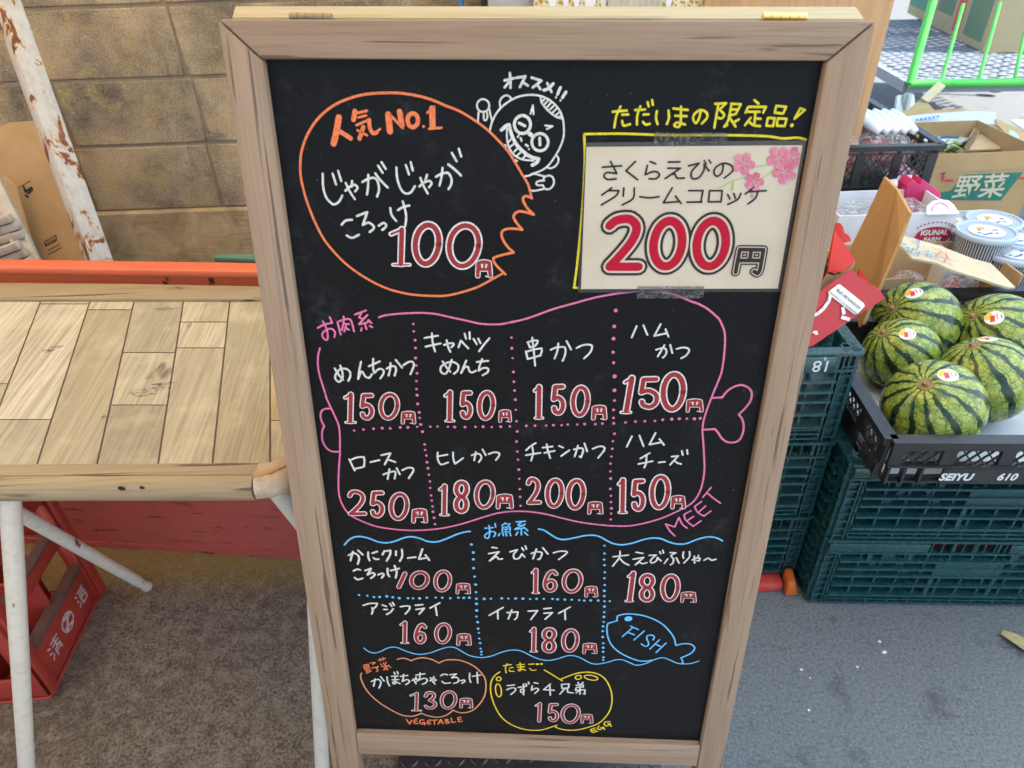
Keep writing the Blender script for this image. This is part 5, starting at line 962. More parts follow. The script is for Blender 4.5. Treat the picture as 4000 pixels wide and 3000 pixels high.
def open_box(name, label, cat, M, W_, D_, H_, m_out, m_in, th=.004, group=None, bottom=True):
    t_ = thing(name, label, cat, M=M, group=group); b = MB()
    b.box((0, 0, 0), (W_, th, H_)); b.box((0, D_ - th, 0), (W_, D_, H_)); b.box((0, th, 0), (th, D_ - th, H_)); b.box((W_ - th, th, 0), (W_, D_ - th, H_)); b.box((th, th, 0), (W_ - th, D_ - th, th))
    b.build('box_body', m_out, t_, bevel=.0006); b = MB(); e_ = .0005
    b.quad((th + e_, th + e_, th), (W_ - th - e_, th + e_, th), (W_ - th - e_, th + e_, H_ - .001), (th + e_, th + e_, H_ - .001)); 
    return t_
# tomato carton of plain brown card, lid folded out
M_tom = mat('tomato_skin', (.50, .02, .015), .15, spec=.6); k = NT(M_tom); n_ = k.noise(k.co(), 30, 3, .5); k.col(k.mix(n_, (.55, .03, .02), (.42, .015, .012)))
M_bag = mat('clear_bag', (.75, .72, .74), .12, spec=.8); k = NT(M_bag); n_ = k.noise(k.co(), 55, 5, .7, 1.5); k.bump(n_, 1.0, .01); k.put(k.b.inputs['Alpha'], k.ramp(n_, [(.42, .06), (.66, .75)]))
def bag_of(name, label, c_, rx, ry, rz, group, m_fruit, fr, nf, seedn):
    rr = random.Random(seedn); t_ = thing(name, label, 'bag', c_, group=group)
    b = MB(); n1_, n2_ = 20, 10; P_ = []
    for j in range(n2_ + 1):
        ph = math.pi * (j / n2_ - .5)
        for i in range(n1_):
            a = 2 * math.pi * i / n1_; d = Vector((math.cos(a) * max(.02, math.cos(ph)) ** .5, math.sin(a) * max(.02, math.cos(ph)) ** .5, math.sin(ph))); s_ = 1 + .13 * noise.noise(d * 2.4 + Vector((seedn, 0, 0))); P_.append((d.x * rx * s_, d.y * ry * s_, rz + d.z * rz * s_))
    b.poly(P_, [(j * n1_ + i, j * n1_ + (i + 1) % n1_, (j + 1) * n1_ + (i + 1) % n1_, (j + 1) * n1_ + i) for j in range(n2_) for i in range(n1_)]); b.build('plastic_film', M_bag, t_, smooth=True)
    for i in range(nf):
        a = 2 * math.pi * i / nf + rr.uniform(-.3, .3); q = rr.uniform(.25, .62); b = MB(); cz = rr.uniform(.7, 1.1) * rz; b.lathe([(max(1e-5, fr * math.sin(math.pi * j / 10)), -fr * .86 * math.cos(math.pi * j / 10)) for j in range(11)], 16, (rx * q * math.cos(a), ry * q * math.sin(a), cz)); b.build('fruit', m_fruit, t_, smooth=True)
    return t_
zc = .430
bx = thing('brown_carton', 'open brown carton of bagged tomatoes behind the watermelons, its flaps folded out', 'carton', M=Mat((.80, 1.425, zc), -.02)); WB, DB, HB = .385, .20, .128; th = .004
b = MB(); b.box((0, 0, 0), (.135, th, HB)); b.box((.180, 0, 0), (WB, th, .05)); b.box((0, DB - th, 0), (WB, DB, HB)); b.box((0, th, 0), (th, DB - th, HB)); b.box((WB - th, th, 0), (WB, DB - th, HB)); b.box((th, th, 0), (WB - th, DB - th, th)); b.build('box_body', M_cardin, bx)
b = MB(); q = [Y(3000 + u / 1.659, 700 + v_ / 1.659, y_) for u, v_, y_ in ((868, 362, 1.52), (850, 422, 1.47), (935, 512, 1.40), (1090, 540, 1.385), (1180, 582, 1.375), (1560, 702, 1.36), (1605, 700, 1.37), (1445, 545, 1.47), (1330, 515, 1.48), (1110, 430, 1.50))]; I_ = bx.matrix_world.inverted(); q = [I_ @ p_ for p_ in q]; b.slab(q, .005); fp = b.build('front_flap', worn('pale_card', (.56, .46, .30), rough=.8, amount=.2, spec=.2), bx)
nn = (q[2] - q[0]).cross(q[5] - q[0]).normalized(); nn = nn if nn.z > 0 else -nn
def onflap(u, v_, off=.0025):
    d = ray(3000 + u / 1.659, 700 + v_ / 1.659); d = bx.matrix_world.to_3x3().transposed() @ d; o = I_ @ CAMP; t_ = (q[0] + nn * off - o).dot(nn) / d.dot(nn); return o + d * t_
def flapstroke(text, w, m):
    b = MB()
    for s_ in text.split(';'):
        ps = [onflap(*[float(x) for x in tok.split(',')], .006) for tok in s_.split()]
        for i in range(len(ps) - 1):
            d = (ps[i + 1] - ps[i]).normalized(); sd = nn.cross(d) * w / 2; d = d * w * .2; b.quad(ps[i] - sd - d, ps[i + 1] - sd + d, ps[i + 1] + sd + d, ps[i] + sd - d)
    return b.build('handwriting', m, bx)
flapstroke('870,410 885,430; 865,430 890,415 900,440; 885,450 915,440 905,465; 915,460 940,450 930,480; 930,400 945,410; 955,400 985,395 975,415; 960,440 985,435; 975,425 970,450; 950,480 985,470 975,495; 1000,430 1020,440; 1005,470 1040,465 1030,490; 1020,495 1060,485 1050,510; 1060,500 1110,520; 1070,480 1095,500', .0022, M_inkblue)
flapstroke('1060,440 1120,470 1080,500 1130,510; 1110,450 1160,500 1140,540; 1150,470 1170,520 1200,530; 1165,545 1195,560', .0026, M_inkred)
for i, (x_, y_) in enumerate(((.17, .05), (.27, .06), (.33, .12), (.21, .14))): bag_of('tomato_bag', ('nearest clear bag of small red tomatoes at the mouth of the brown carton', 'clear bag of red tomatoes beside the nearest one in the brown carton', 'clear bag of tomatoes in the right corner of the brown carton', 'clear bag of tomatoes deep inside the brown carton')[i], bx.matrix_world @ Vector((x_, y_, .005)), .045, .04, .032, 'tomato bags in the brown carton', M_tom, .014, 7, 20 + i)
# white carton with lotus flap
wbm = Mat(Y(3290, 975, 1.63).xy.to_3d() + Vector((0, 0, zc)), -.02)
def bxw(name, label, y0, px0, px1, pyt, dep, zb, m=M_wbox, back=True):
    A_, B_ = Y(px0, pyt, y0), Y(px1, pyt - 4, y0); H_ = (A_.z + B_.z) / 2 - zb; W_ = (B_ - A_).xy.length; rz = math.atan2(B_.y - A_.y, B_.x - A_.x)
    t_ = thing(name, label, 'carton', M=Mat(Vector((A_.x, A_.y, zb)), rz)); b = MB(); th = .004
    b.box((0, 0, 0), (W_, th, H_)); b.build('front_wall', m, t_); b = MB(); b.box((0, dep - th, 0), (W_, dep, H_)); b.box((0, th, 0), (th, dep - th, H_)); b.box((W_ - th, th, 0), (W_, dep - th, H_)); b.box((th, th, 0), (W_ - th, dep - th, th)); b.build('box_body', m, t_)
    return t_, W_, H_
wb, WW, HH = bxw('white_carton', 'white carton with a crimson oval label and pink lotus flap, behind the brown carton', 1.625, 3280, 3744, 838, .17, zc)
b = MB(); wI = wb.matrix_world.inverted(); lip = [wI @ W5(u, v_, y_) for u, v_, y_ in ((1030, 228, 1.618), (1240, 222, 1.618), (1205, 165, 1.655), (1170, 138, 1.672), (1120, 130, 1.676), (1065, 142, 1.668), (1030, 175, 1.645))]; b.slab([Vector(p_) for p_ in lip], .004); b.build('top_flap', M_wbox, wb)
lc = (WW - .085, .021, HH + .020); b = MB()
for i in range(16):
    a = math.pi * (i / 15); c_ = wI @ W5(1115 - 48 * math.cos(a), 212 - 42 * math.sin(a), 1.6235 + .032 * math.sin(a)) + Vector((0, 0, .003))
    d_ = Vector((-math.cos(a), .8 * math.sin(a), .5 * math.sin(a))).normalized(); s_ = Vector((.003 * math.sin(a), .003 * math.cos(a), .0015)); b.quad(c_ - s_, c_ + d_ * .007 - s_ * .2, c_ + d_ * .007 + s_ * .2, c_ + s_)
b.build('lotus_print', M_pinkp, wb)
oc = wI @ W5(1068, 366, 1.62); o_ = wI @ CAMP; dv_ = oc - o_; oc = o_ + dv_ * (-o_.y / dv_.y); OX, OZ = oc.x, oc.z
b = MB(); b.poly([(OX + .046 * math.cos(2 * math.pi * i / 32), -.0012, OZ + .0245 * math.sin(2 * math.pi * i / 32)) for i in range(32)], [tuple(range(32))]); b.build('oval_label', worn('crimson_print', (.42, .02, .07), rough=.5, amount=.1), wb)
text_mesh('IGUNAL', .019, M_stw, 'label_print', wb, FACE(OX, -.002, OZ + .0085), extra=.0005); text_mesh('FARM', .017, M_stw, 'label_print', wb, FACE(OX, -.002, OZ - .0105), extra=.0005)
b = MB()
for i in range(11):
    a = R(150 - 12 * i); x_ = OX + .052 * math.cos(a); z_ = OZ + .010 + .026 * math.sin(a); b.box((x_ - .002, -.0016, z_ - .0018), (x_ + .002, -.0008, z_ + .0018))
b.build('curved_print', M_mag, wb)
b = MB(); b.slab([Vector((.02, .03, HH * .9)), Vector((WW - .03, .03, HH * .9)), Vector((WW - .03, .15, HH * .92)), Vector((.02, .15, HH * .9))], .03); b.build('plastic_packs', M_bag, wb)
wb2, W2, H2 = bxw('white_carton', 'white carton behind the oval-label one, its lid flap printed with pink lotus', 1.84, 3270, 3618, 760, .17, .416)
b = MB(); o2 = wb2.matrix_world.inverted(); q2 = [o2 @ Y(3000 + u / 2.074, v_ / 2.074, y_) for u, v_, y_ in ((905, 1345, 1.98), (1000, 1390, 1.92), (1090, 1420, 1.89), (1215, 1425, 1.87), (1110, 1328, 2.0))]; b.slab(q2, .004); b.build('lid_flap', M_wbox, wb2)
b = MB(); q3 = [o2 @ Y(3000 + u / 2.074, v_ / 2.074, y_) for u, v_, y_ in ((905, 1352, 1.975), (1000, 1396, 1.918), (1090, 1426, 1.888), (1215, 1430, 1.868), (1200, 1465, 1.86), (1060, 1535, 1.85), (980, 1470, 1.87))]; b.slab(q3, .004); b.build('lid_side', M_wbox, wb2)
b = MB()
for i in range(9):
    t_ = i / 8; u = 985 + 190 * t_; v_ = 1345 + 40 * t_ + 10 * math.sin(t_ * 9); c_ = o2 @ Y(3000 + u / 2.074, v_ / 2.074, 1.965 - .075 * t_); b.box((c_.x - .008, c_.y - .006, c_.z + .001), (c_.x + .008, c_.y + .006, c_.z + .0022))
b.build('lotus_print', M_pinkp, wb2)
mg = thing('magenta_carton', 'magenta printed carton standing behind the white cartons', 'carton', Y(3640, 850, 1.78)); o = mg.location
b = MB(); P_ = [Y(3000 + u / 1.659, 700 + v_ / 1.659, 1.78) - o for u, v_ in ((900, 45), (940, 0), (985, 40), (1000, 0), (1110, 75), (1122, 105), (1122, 330), (870, 330))]; b.slab(list(reversed(P_)), .05, (0, -1, 0)); b.build('carton_body', M_mag, mg, bevel=.002)
# tray of dip tubs
tr_, TW, TH = bxw('white_tray', 'white card tray holding the clear-lidded tubs at the right', 1.56, 3715, 4120, 985, .27, zc + .0)
M_lid = mat('clear_lid', (.50, .56, .62), .12, spec=.7); k = NT(M_lid); k.put(k.b.inputs['Alpha'], .72)
M_rim = mat('tub_rim', (.42, .48, .55), .2, spec=.6)
M_tub = mat('ribbed_tub', (.05, .06, .075), .3); k = NT(M_tub); tc = k.n('TexCoord'); gr = k.n('TexGradient', Vector=tc.outputs['Object'], _gradient_type='RADIAL'); w_ = k.math('FRACT', k.math('MULTIPLY', gr.outputs['Fac'], 62.0)); k.col(k.mix(k.ramp(w_, [(.44, 0), (.56, 1)]), (.018, .02, .026), (.50, .52, .56)))
M_lp = mat('tub_label', (.62, .62, .62), .5); M_orl = mat('orange_print', (.75, .35, .04), .5); M_navy = mat('navy_print', (.04, .06, .20), .5)
TG = 'clear-lidded tubs in the white tray'; r0 = .066; h0 = .062
def make_tub(label, c_):
    t_ = thing('dip_tub', label, 'tub', c_, group=TG); b = MB(); b.lathe([(.0001, 0), (r0 * .90, 0), (r0 * .94, h0)], 64); b.build('tub_body', M_tub, t_, smooth=True)
    b = MB(); b.lathe([(r0 * .955, h0 - .010), (r0 * 1.0, h0 - .009), (r0 * 1.03, h0 - .006), (r0 * 1.03, h0 + .002), (r0 * 1.0, h0 + .005), (r0 * .93, h0 + .005), (r0 * .90, h0 + .0015)], 64); b.build('lid_rim', M_rim, t_, smooth=True)
    b = MB(); b.lathe([(.0001, h0 + .0012), (r0 * .90, h0 + .0014)], 48); b.build('lid', M_lid, t_, smooth=True)
    b = MB(); b.lathe([(.0001, h0 + .003), (r0 * .62, h0 + .0028)], 40); lb = b.build('lid_label', M_lp, t_); b = MB(); b.lathe([(.0001, h0 + .0035), (.010, h0 + .0034)], 20, (-.006, .018, 0)); b.build('label_mark', M_orl, lb)
    b = MB(); rr = random.Random(4)
    for i in range(9): x_, y_ = rr.uniform(-.028, .028), rr.uniform(-.024, .008); b.box((x_ - .004, y_ - .002, h0 + .0032), (x_ + .004, y_ + .0025, h0 + .0037))
    b.build('label_print', M_navy, lb); b = MB(); b.lathe([(.0001, h0 - .006), (r0 * .9, h0 - .006)], 32); b.build('contents', M_ink, t_)
    return t_
tubs = [((3853, 906), 'tub with a printed lid nearest the brown carton, in front of the others', zc + .17), ((3883, 862), 'tub behind the nearest one, its lid showing most of a round label', zc + .145), ((3965, 990), 'tub at the right edge of the photo, lower than the nearest one', zc + .13), ((3757, 876), 'tub half hidden behind the white carton with the oval label', zc + .135), ((3975, 935), 'tub between the two foremost ones, partly hidden at the right edge', zc + .135)]
tub0 = None
for (px, py), lab, zl in tubs:
    c_ = G(px, py, zl); c_.z -= h0
    if tub0 is None: tub0 = make_tub(lab, c_)
    else: copy_thing(tub0, lab, Matrix.Translation(c_) @ Matrix.Rotation(random.uniform(-.6, .6), 4, 'Z'), TG)

# ------------------------------------------------------------------ further back: bagged apples, vegetable carton, loose cartons
A0 = G(3646, 556, .72); ap = black_crate('black_crate', 'black lattice crate full of bagged red fruit, beyond the white cartons', Mat(Vector((A0.x - .40, A0.y - .005, .60)), R(-3)), .40, .52, .125, BG, band=False)
asup = black_crate('black_crate', 'black lattice crate underneath the one of bagged red fruit', Mat(Vector((A0.x - .41, A0.y + .004, .468)), R(-3)), .40, .52, .130, BG, band=False)
asup2 = copy_thing(asup, 'black lattice crate third down under the bagged red fruit', Mat(Vector((A0.x - .415, A0.y + .006, .337)), R(-3)), BG)
asup3 = copy_thing(asup, 'black lattice crate fourth down under the bagged red fruit', Mat(Vector((A0.x - .41, A0.y + .004, .206)), R(-3)), BG)
asup4 = copy_thing(ga, 'dark green crate on the ground below the far stack of fruit', Mat(Vector((A0.x - .62, A0.y + .006, .002)), R(-3)), GA)
for z_, l_ in ((.002, 'dark green crate on the ground under the lotus-printed white carton'), (.208, 'upper dark green crate under the lotus-printed white carton')): copy_thing(ga, l_, Mat(Vector((.66, 1.835, z_)), -.02), GA)
AM = ap.matrix_world
for i, (x_, y_, lab) in enumerate(((.30, .10, 'clear bag with a bright red fruit at the right front of the far black crate'), (.16, .09, 'clear bag of red fruit at the left front of the far black crate'), (.28, .23, 'clear bag of red fruit in the middle of the far black crate'), (.10, .22, 'clear bag of red fruit deeper at the left of the far black crate'))):
    bag_of('fruit_bag', lab, AM @ Vector((x_, y_, .02)), .075, .07, .055, 'bags of red fruit in the far crate', M_tom, .033, 5, 40 + i)
b = MB(); ff = MB()
M_foam = worn('white_foam_net', (.70, .74, .80), rough=.7, amount=.1)
for i in range(5):
    b = MB(); q = [G(3352 + 35 * i + e1, 442 + e2, zz) for e1, e2, zz in ((-6, -8, .73), (16, 14, .745), (50, 44, .75), (86, 74, .735))]; o = Vector(q[0]); b.tube([p_ - o for p_ in q], [.008, .0145, .0155, .009], 14); ob = b.build('foam_net', M_foam, smooth=True); ob.location = o
    tag(ob, ('leftmost white foam net at the back of the far fruit crate', 'second white foam net from the left in the far fruit crate', 'middle white foam net in the far fruit crate', 'fourth white foam net from the left in the far fruit crate', 'rightmost white foam net at the back of the far fruit crate')[i], 'foam net', 'white foam nets in the far crate')
vb, VW, VH = bxw('vegetable_carton', 'big brown carton printed with two white characters on a green band, by the fruit crate', 2.12, 3640, 4080, 598, .36, .0, M_card)
def V(u, v_, off=-.001):
    p_ = Y(3000 + u / 2.074, v_ / 2.074, 2.12); d = ray(3000 + u / 2.074, v_ / 2.074); I2 = vb.matrix_world.inverted(); o = I2 @ CAMP; dd = I2.to_3x3() @ d; t_ = (off - o.y) / dd.y; return o + dd * t_
M_grp = worn('green_print', (.012, .17, .12), rough=.6, amount=.2); M_wpr = worn('pale_print_on_card', (.60, .52, .36), rough=.7, amount=.2)
b = MB(); b.poly([V(u, v_) for u, v_ in ((1375, 1620), (1400, 1560), (1480, 1545), (1590, 1415), (2066, 1395), (1885, 1625))][::-1], [tuple(range(6))]); gp = b.build('green_band', M_grp, vb)
b = MB(); b.poly([V(*p_) for p_ in ((1440, 1452), (1500, 1452), (1500, 1474), (1436, 1474))][::-1], [(0, 1, 2, 3)]); b.poly([V(*p_) for p_ in ((2030, 1435), (2200, 1432), (2200, 1452), (2020, 1455))][::-1], [(0, 1, 2, 3)])
for q in (((1400, 1405), (1440, 1395), (1440, 1410), (1398, 1420)), ((1405, 1430), (1435, 1425), (1435, 1440), (1400, 1445)), ((1415, 1400), (1425, 1400), (1418, 1470), (1408, 1470)), ((1425, 1450), (1440, 1470), (1430, 1478), (1418, 1460))): b.poly([V(*p_) for p_ in q][::-1], [(0, 1, 2, 3)])
b.build('red_stripe', M_inkred, vb)
pv = V(1715, 1525, -.002); tm = text_mesh('野菜', .083, M_wpr, 'kanji_print', vb, Matrix.Translation(pv) @ Matrix.Rotation(R(90), 4, 'X'), extra=.0009)
b = MB(); b.quad(Vector((0, -.0015, VH - .055)), Vector((VW, -.0015, VH - .055)), Vector((VW, -.0015, VH - .048)), Vector((0, -.0015, VH - .048))); b.build('crease', M_flute, vb)
def loose(name, label, cat, pts, m, th=.006, part='card_sheet', group=None, prints=()):
    P_ = [Y(3000 + u / 2.074, v_ / 2.074, y_) for u, v_, y_ in pts]; o = sum(P_, Vector()) / len(P_); t_ = thing(name, label, cat, o, group=group); b = MB(); b.slab([p_ - o for p_ in P_], th); b.build(part, m, t_)
    for nm, mm, pp in prints:
        b = MB(); 
        for poly in pp: b.poly([Y(3000 + u / 2.074, v_ / 2.074, y_ - .006) - o for u, v_, y_ in poly], [tuple(range(len(poly)))])
        b.build(nm, mm, t_)
    return t_
M_wcard = worn('pale_blue_carton', (.55, .57, .60), dark=(.42, .38, .32), rough=.7, amount=.4)
loose('carton_flap', 'torn whitish carton flap with blue lettering between the fruit crate and the cart', 'cardboard', [(1055, 945, 2.75), (1230, 1005, 2.66), (1480, 985, 2.66), (1855, 1005, 2.68), (1840, 905, 2.82), (1600, 900, 2.82), (1300, 920, 2.80)], M_wcard, prints=[('blue_print', M_inkblue, [[(1160 + i * 34, 985 - i * 5, 2.70), (1182 + i * 34, 982 - i * 5, 2.70), (1184 + i * 34, 964 - i * 5, 2.73), (1164 + i * 34, 967 - i * 5, 2.73)] for i in range(7)])])
loose('printed_card', 'pale carton side with a blue wave print standing in front of the torn flap', 'cardboard', [(1210, 1012, 2.60), (1250, 1130, 2.46), (1420, 1200, 2.40), (1640, 1130, 2.46), (1720, 1040, 2.56), (1500, 1000, 2.6)], M_wcard, prints=[('wave_print', M_inkblue, [[(1350, 1090, 2.495), (1420, 1075, 2.515), (1500, 1085, 2.505), (1560, 1115, 2.47), (1440, 1110, 2.475), (1390, 1120, 2.465)], [(1240, 1018, 2.585), (1280, 1018, 2.585), (1280, 1026, 2.575), (1245, 1026, 2.575)]])])
loose('corrugated_sheet', 'torn piece of corrugated brown card sticking out of the vegetable carton', 'cardboard', [(1620, 1215, 2.30), (1880, 1205, 2.30), (1950, 1100, 2.42), (1760, 1045, 2.48), (1700, 1080, 2.44)], M_cardin)
t_ = loose('corrugated_sheet', 'strip of exposed corrugation leaning on the torn brown card', 'cardboard', [(1570, 1220, 2.28), (1620, 1218, 2.28), (1745, 1035, 2.47), (1670, 1038, 2.47)], M_cardin); b = MB(); o = t_.location
for i in range(11):
    f_ = i / 11; a = Y(3000 + (1585 + 95 * f_) / 2.074, (1205 - 155 * f_) / 2.074, 2.285 + .18 * f_) - o; c_ = Y(3000 + (1625 + 100 * f_) / 2.074, (1200 - 150 * f_) / 2.074, 2.285 + .18 * f_) - o; b.bar(a, c_, .010, .010, up=(0, -1, .6))
b.build('flutes', worn('dark_flutes', (.22, .15, .09), rough=.9), t_)
sc_a, sc_b = Y(3000 + 1075 / 2.074, 945 / 2.074, 2.78), Y(3000 + 1835 / 2.074, 945 / 2.074, 2.78); stc = thing('storage_carton', 'brown carton holding up the torn flap, behind the vegetable carton', 'carton', (sc_a.x, 2.72, 0)); b = MB(); w_ = sc_b.x - sc_a.x; b.box((.03, 0, 0), (w_, .26, sc_a.z - .03)); b.build('carton_body', M_card, stc, bevel=.003)
M_crisp = mat('shredded_greens', (.30, .42, .14), .5); b = MB(); rr = random.Random(5); o = Y(3735, 580, 2.36)
for i in range(60):
    a = Vector((rr.uniform(-.06, .05), rr.uniform(-.06, .06), rr.uniform(-.03, .02))); b.bar(a, a + Vector((rr.uniform(-.03, .03), rr.uniform(-.03, .03), rr.uniform(-.01, .02))), .006, .002)
ob = b.build('cabbage_trimmings', M_crisp); ob.location = o; tag(ob, 'pale green leaf trimmings heaped inside the vegetable carton', 'greens', kind='stuff')
loose('carton_flap', 'sunlit pale carton flap lying by the right edge of the photo', 'cardboard', [(1960, 970, 2.75), (2100, 1060, 2.62), (2300, 1120, 2.6), (2300, 960, 2.85)], M_wbox)
loose('carton_wall', 'brown carton wall with a mint paper lining at the right edge', 'cardboard', [(1840, 960, 2.72), (1855, 1010, 2.66), (2060, 1200, 2.36), (2300, 1190, 2.36), (2300, 1150, 2.42)], M_cardin, prints=[('paper_lining', worn('mint_paper', (.45, .60, .55), rough=.7), [[(1960, 1050, 2.585), (2045, 1100, 2.515), (1995, 1195, 2.36), (1915, 1190, 2.37)]])])
loose('open_carton', 'open tan carton with one flap raised, below the green cart rail', 'carton', [(1080, 935, 2.88), (1370, 915, 2.88), (1300, 840, 2.95), (1215, 820, 2.98)], worn('tan_card', (.42, .30, .12), rough=.8, amount=.3))
loose('carton_flap', 'raised tan carton flap leaning against the green cart rail', 'cardboard', [(1240, 790, 3.05), (1300, 825, 3.0), (1440, 695, 3.2), (1385, 655, 3.25)], worn('yellow_card', (.56, .48, .26), rough=.8, amount=.2))
b = MB(); 
gm = thing('steel_bracket', 'galvanised steel bracket and caster at the corner of the green cart', 'bracket', Y(3540, 400, 3.45)); M_gal = worn('galvanised', (.42, .46, .46), rough=.4, metal=.6)
gz_ = gm.location.z; b.tube([(0, 0, -gz_ + .10), (0, 0, .04)], .02, 16); b.slab([(-.05, -.02, -.04), (.05, -.02, -.04), (.04, .02, .03), (-.04, .02, .03)], .02); b.build('caster_stem', M_gal, gm, bevel=.002)
b = MB(); b.lathe([(.0001, -.02), (.045, -.02), (.06, -.012), (.06, .012), (.045, .02), (.0001, .02)], 24); w_ = b.build('caster_wheel', M_ink, gm, smooth=True); w_.rotation_euler = (0, R(90), 0); w_.location = (0, .04, -gz_ + .062)

# ------------------------------------------------------------------ green mesh cart with cartons
M_green = worn('bright_green_paint', (.05, .55, .06), dark=(.30, .22, .12), rough=.35, amount=.25, scale=12, spec=.6)
M_deck = worn('grey_deck_steel', (.24, .28, .35), dark=(.16, .15, .14), rough=.5, amount=.3, scale=20, metal=.2)
ZD = .50; ct_ = thing('mesh_cart', 'green tube cart with a grey expanded-metal deck, loaded with cartons', 'cart', G(3560, 325, ZD).xy.to_3d()); o = ct_.location
c0 = G(3545, 322, ZD) - o; ex = (G(4000, 316, ZD) - G(3545, 322, ZD)); ex.z = 0; ex.normalize(); ey = Vector((-ex.y, ex.x, 0)); CW, CD = 1.5, 2.0
b = MB(); 
def D(u, v_, z=0): return c0 + ex * u + ey * v_ + Vector((0, 0, z))
N_ = 40; 
for i in range(-26, 12):
    for sg in (1, -1):
        s0 = i * .125; dxx = 1.0; p0 = Vector((s0, 0)); sl_ = .62 * sg
        # line u = s0 + t, v = t*slope (from either the near or the far edge)
        a_ = max(0.0, -s0); e_ = min(CW - s0, CD / abs(sl_))
        if e_ - a_ < .03: continue
        f = (lambda t: D(s0 + t, t * .62)) if sg > 0 else (lambda t: D(s0 + t, CD - t * .62))
        b.bar(f(a_), f(e_), .014, .005)
b.build('deck_mesh', M_deck, ct_)
b = MB(); b.bar(D(0, 0, -.02), D(CW, 0, -.02), .03, .05); b.bar(D(0, 0, -.02), D(0, CD, -.02), .03, .05); b.bar(D(0, CD, -.02), D(CW, CD, -.02), .03, .05)
for v_ in (.42, .95, 1.5): b.bar(D(0, v_, -.016), D(CW, v_, -.016), .025, .022)
b.build('deck_frame', M_deck, ct_)
b = MB(); b.tube([D(0, -.03, .0), D(CW, -.03, .0)], .019, 14); b.build('lower_rail', M_green, ct_, smooth=True)
up_ = Vector((.16, .10, 1.2))
b = MB(); b.tube([D(.0, -.03, .0), D(.0, -.03, .0) + Y(3640, 0, 3.72) - Y(3550, 325, 3.60)], .019, 14); b.build('corner_post', M_green, ct_, smooth=True)
for (xa, xb) in ((3677, 3765), (3812, 3898), (3942, 4010)):
    b = MB(); p0 = Y(xa, 305, 3.58) - o; p0 = Vector((p0.x, (D(0, -.03)).y + (p0.x - D(0, -.03).x) * ex.y / ex.x, c0.z)); p1 = p0 + (Y(xb, 0, 3.70) - Y(xa, 312, 3.58)); b.tube([p0, p1], .008, 10); b.build('rail_bar', M_green, ct_, smooth=True)
for (u, v_) in ((.06, .1), (CW - .06, .1), (.06, CD - .1), (CW - .06, CD - .1)):
    b = MB(); b.tube([D(u, v_, -.04), D(u, v_, -ZD + .06)], .015, 10); b.lathe([(.0001, -.02), (.05, -.02), (.05, .02), (.0001, .02)], 20, D(u, v_, -ZD + .052)); b.build('caster', M_ink, ct_, smooth=True)
M_boxc = worn('shipping_carton', (.44, .36, .22), dark=(.36, .28, .16), rough=.8, amount=.3, scale=6, spec=.2)
def shipping(label, at_, L_, D_, H_, sides):
    M_ = Matrix.Translation(at_) @ Matrix.Rotation(lrot, 4, 'Z'); t_ = thing('shipping_carton', label, 'carton', M=M_, group='printed cartons on the green cart'); b = MB(); b.box((0, 0, 0), (L_, D_, H_)); b.build('carton_body', M_boxc, t_, bevel=.004)
    for nm, mm, x0, x1, z0, z1, strip in sides:
        b = MB()
        if strip:
            n_ = 15
            for i in range(n_):
                xa = x0 + (x1 - x0) * i / n_; w_ = (x1 - x0) / n_ * .55; b.quad((xa, -.0015, z0), (xa + w_, -.0015, z0), (xa + w_ + .03, -.0015, z1), (xa + .03, -.0015, z1))
        else: b.quad((x0, -.0012, z0), (x1, -.0012, z0), (x1, -.0012, z1), (x0, -.0012, z1))
        b.build(nm, mm, t_)
    return t_
PQ0, PQ1 = G(3545, 52, ZD + .008), G(3838, 205, ZD + .008); ldir = (PQ1 - PQ0).normalized(); LL = (PQ1 - PQ0).length; lrot = math.atan2(ldir.y, ldir.x)
s1 = shipping('carton with green diagonal stripes and a red 101 panel on the green cart', PQ0 + ldir * LL * .36, LL * .64, .62, .75, [('green_stripes', M_inkgreen, .04 * LL, .24 * LL, .10, .55, True), ('green_stripes', M_inkgreen, .40 * LL, .60 * LL, .04, .70, True), ('red_panel', M_inkred, .27 * LL, .35 * LL, .03, .50, False)])
text_mesh('101', .13, M_wpr, 'number_print', s1, FACE(.31 * LL, -.003, .28, 90), extra=.001)
s2 = shipping('carton with a plain green front behind the striped one on the cart', PQ0 - ldir * .02, LL * .355, .62, .70, [('green_panel', M_inkgreen, .01, LL * .30, .06, .66, False)])

# ------------------------------------------------------------------ behind the board: door panel, pillar, patterned posters
M_door = wood('veneer', 2, (.55, .32, .16), (.47, .25, .115), (.33, .16, .07), streak=.15, rough=.45, f=.35)
dr = thing('veneer_panel', 'orange-brown veneered plywood panel standing behind the right side of the menu board', 'panel', (1, 2.1, 0)); b = MB()
A_, B_ = Y(2755, 0, 1.96), Y(3499, 0, 1.96); C_ = Y(3385, 420, 1.96); xr = (B_.x + Y(3400, 366, 1.96).x) / 2
b.box((A_.x - 1, -.14, .0), (xr - 1, -.115, 2.0)); b.build('plywood_sheet', M_door, dr, bevel=.002)
M_pil = worn('grey_pillar_paint', (.40, .38, .38), rough=.6, amount=.2)
pl = thing('grey_pillar', 'pale grey post at the end of the block wall, behind the top of the board', 'pillar', (0, 2, 0)); b = MB(); a, c_ = Y(1906, 10, 2.0), Y(2085, 10, 2.0); b.box((a.x, 0, 0), (c_.x, .08, 2.3)); b.build('pillar_shaft', M_pil, pl, bevel=.003)
b = MB(); a, c_ = Y(1787, 10, 2.04), Y(1808, 10, 2.04); b.box((a.x, .04, 0), (c_.x, .07, 2.3)); b.build('blue_pipe', worn('blue_pipe_paint', (.05, .16, .36), rough=.4), pl, bevel=.003)
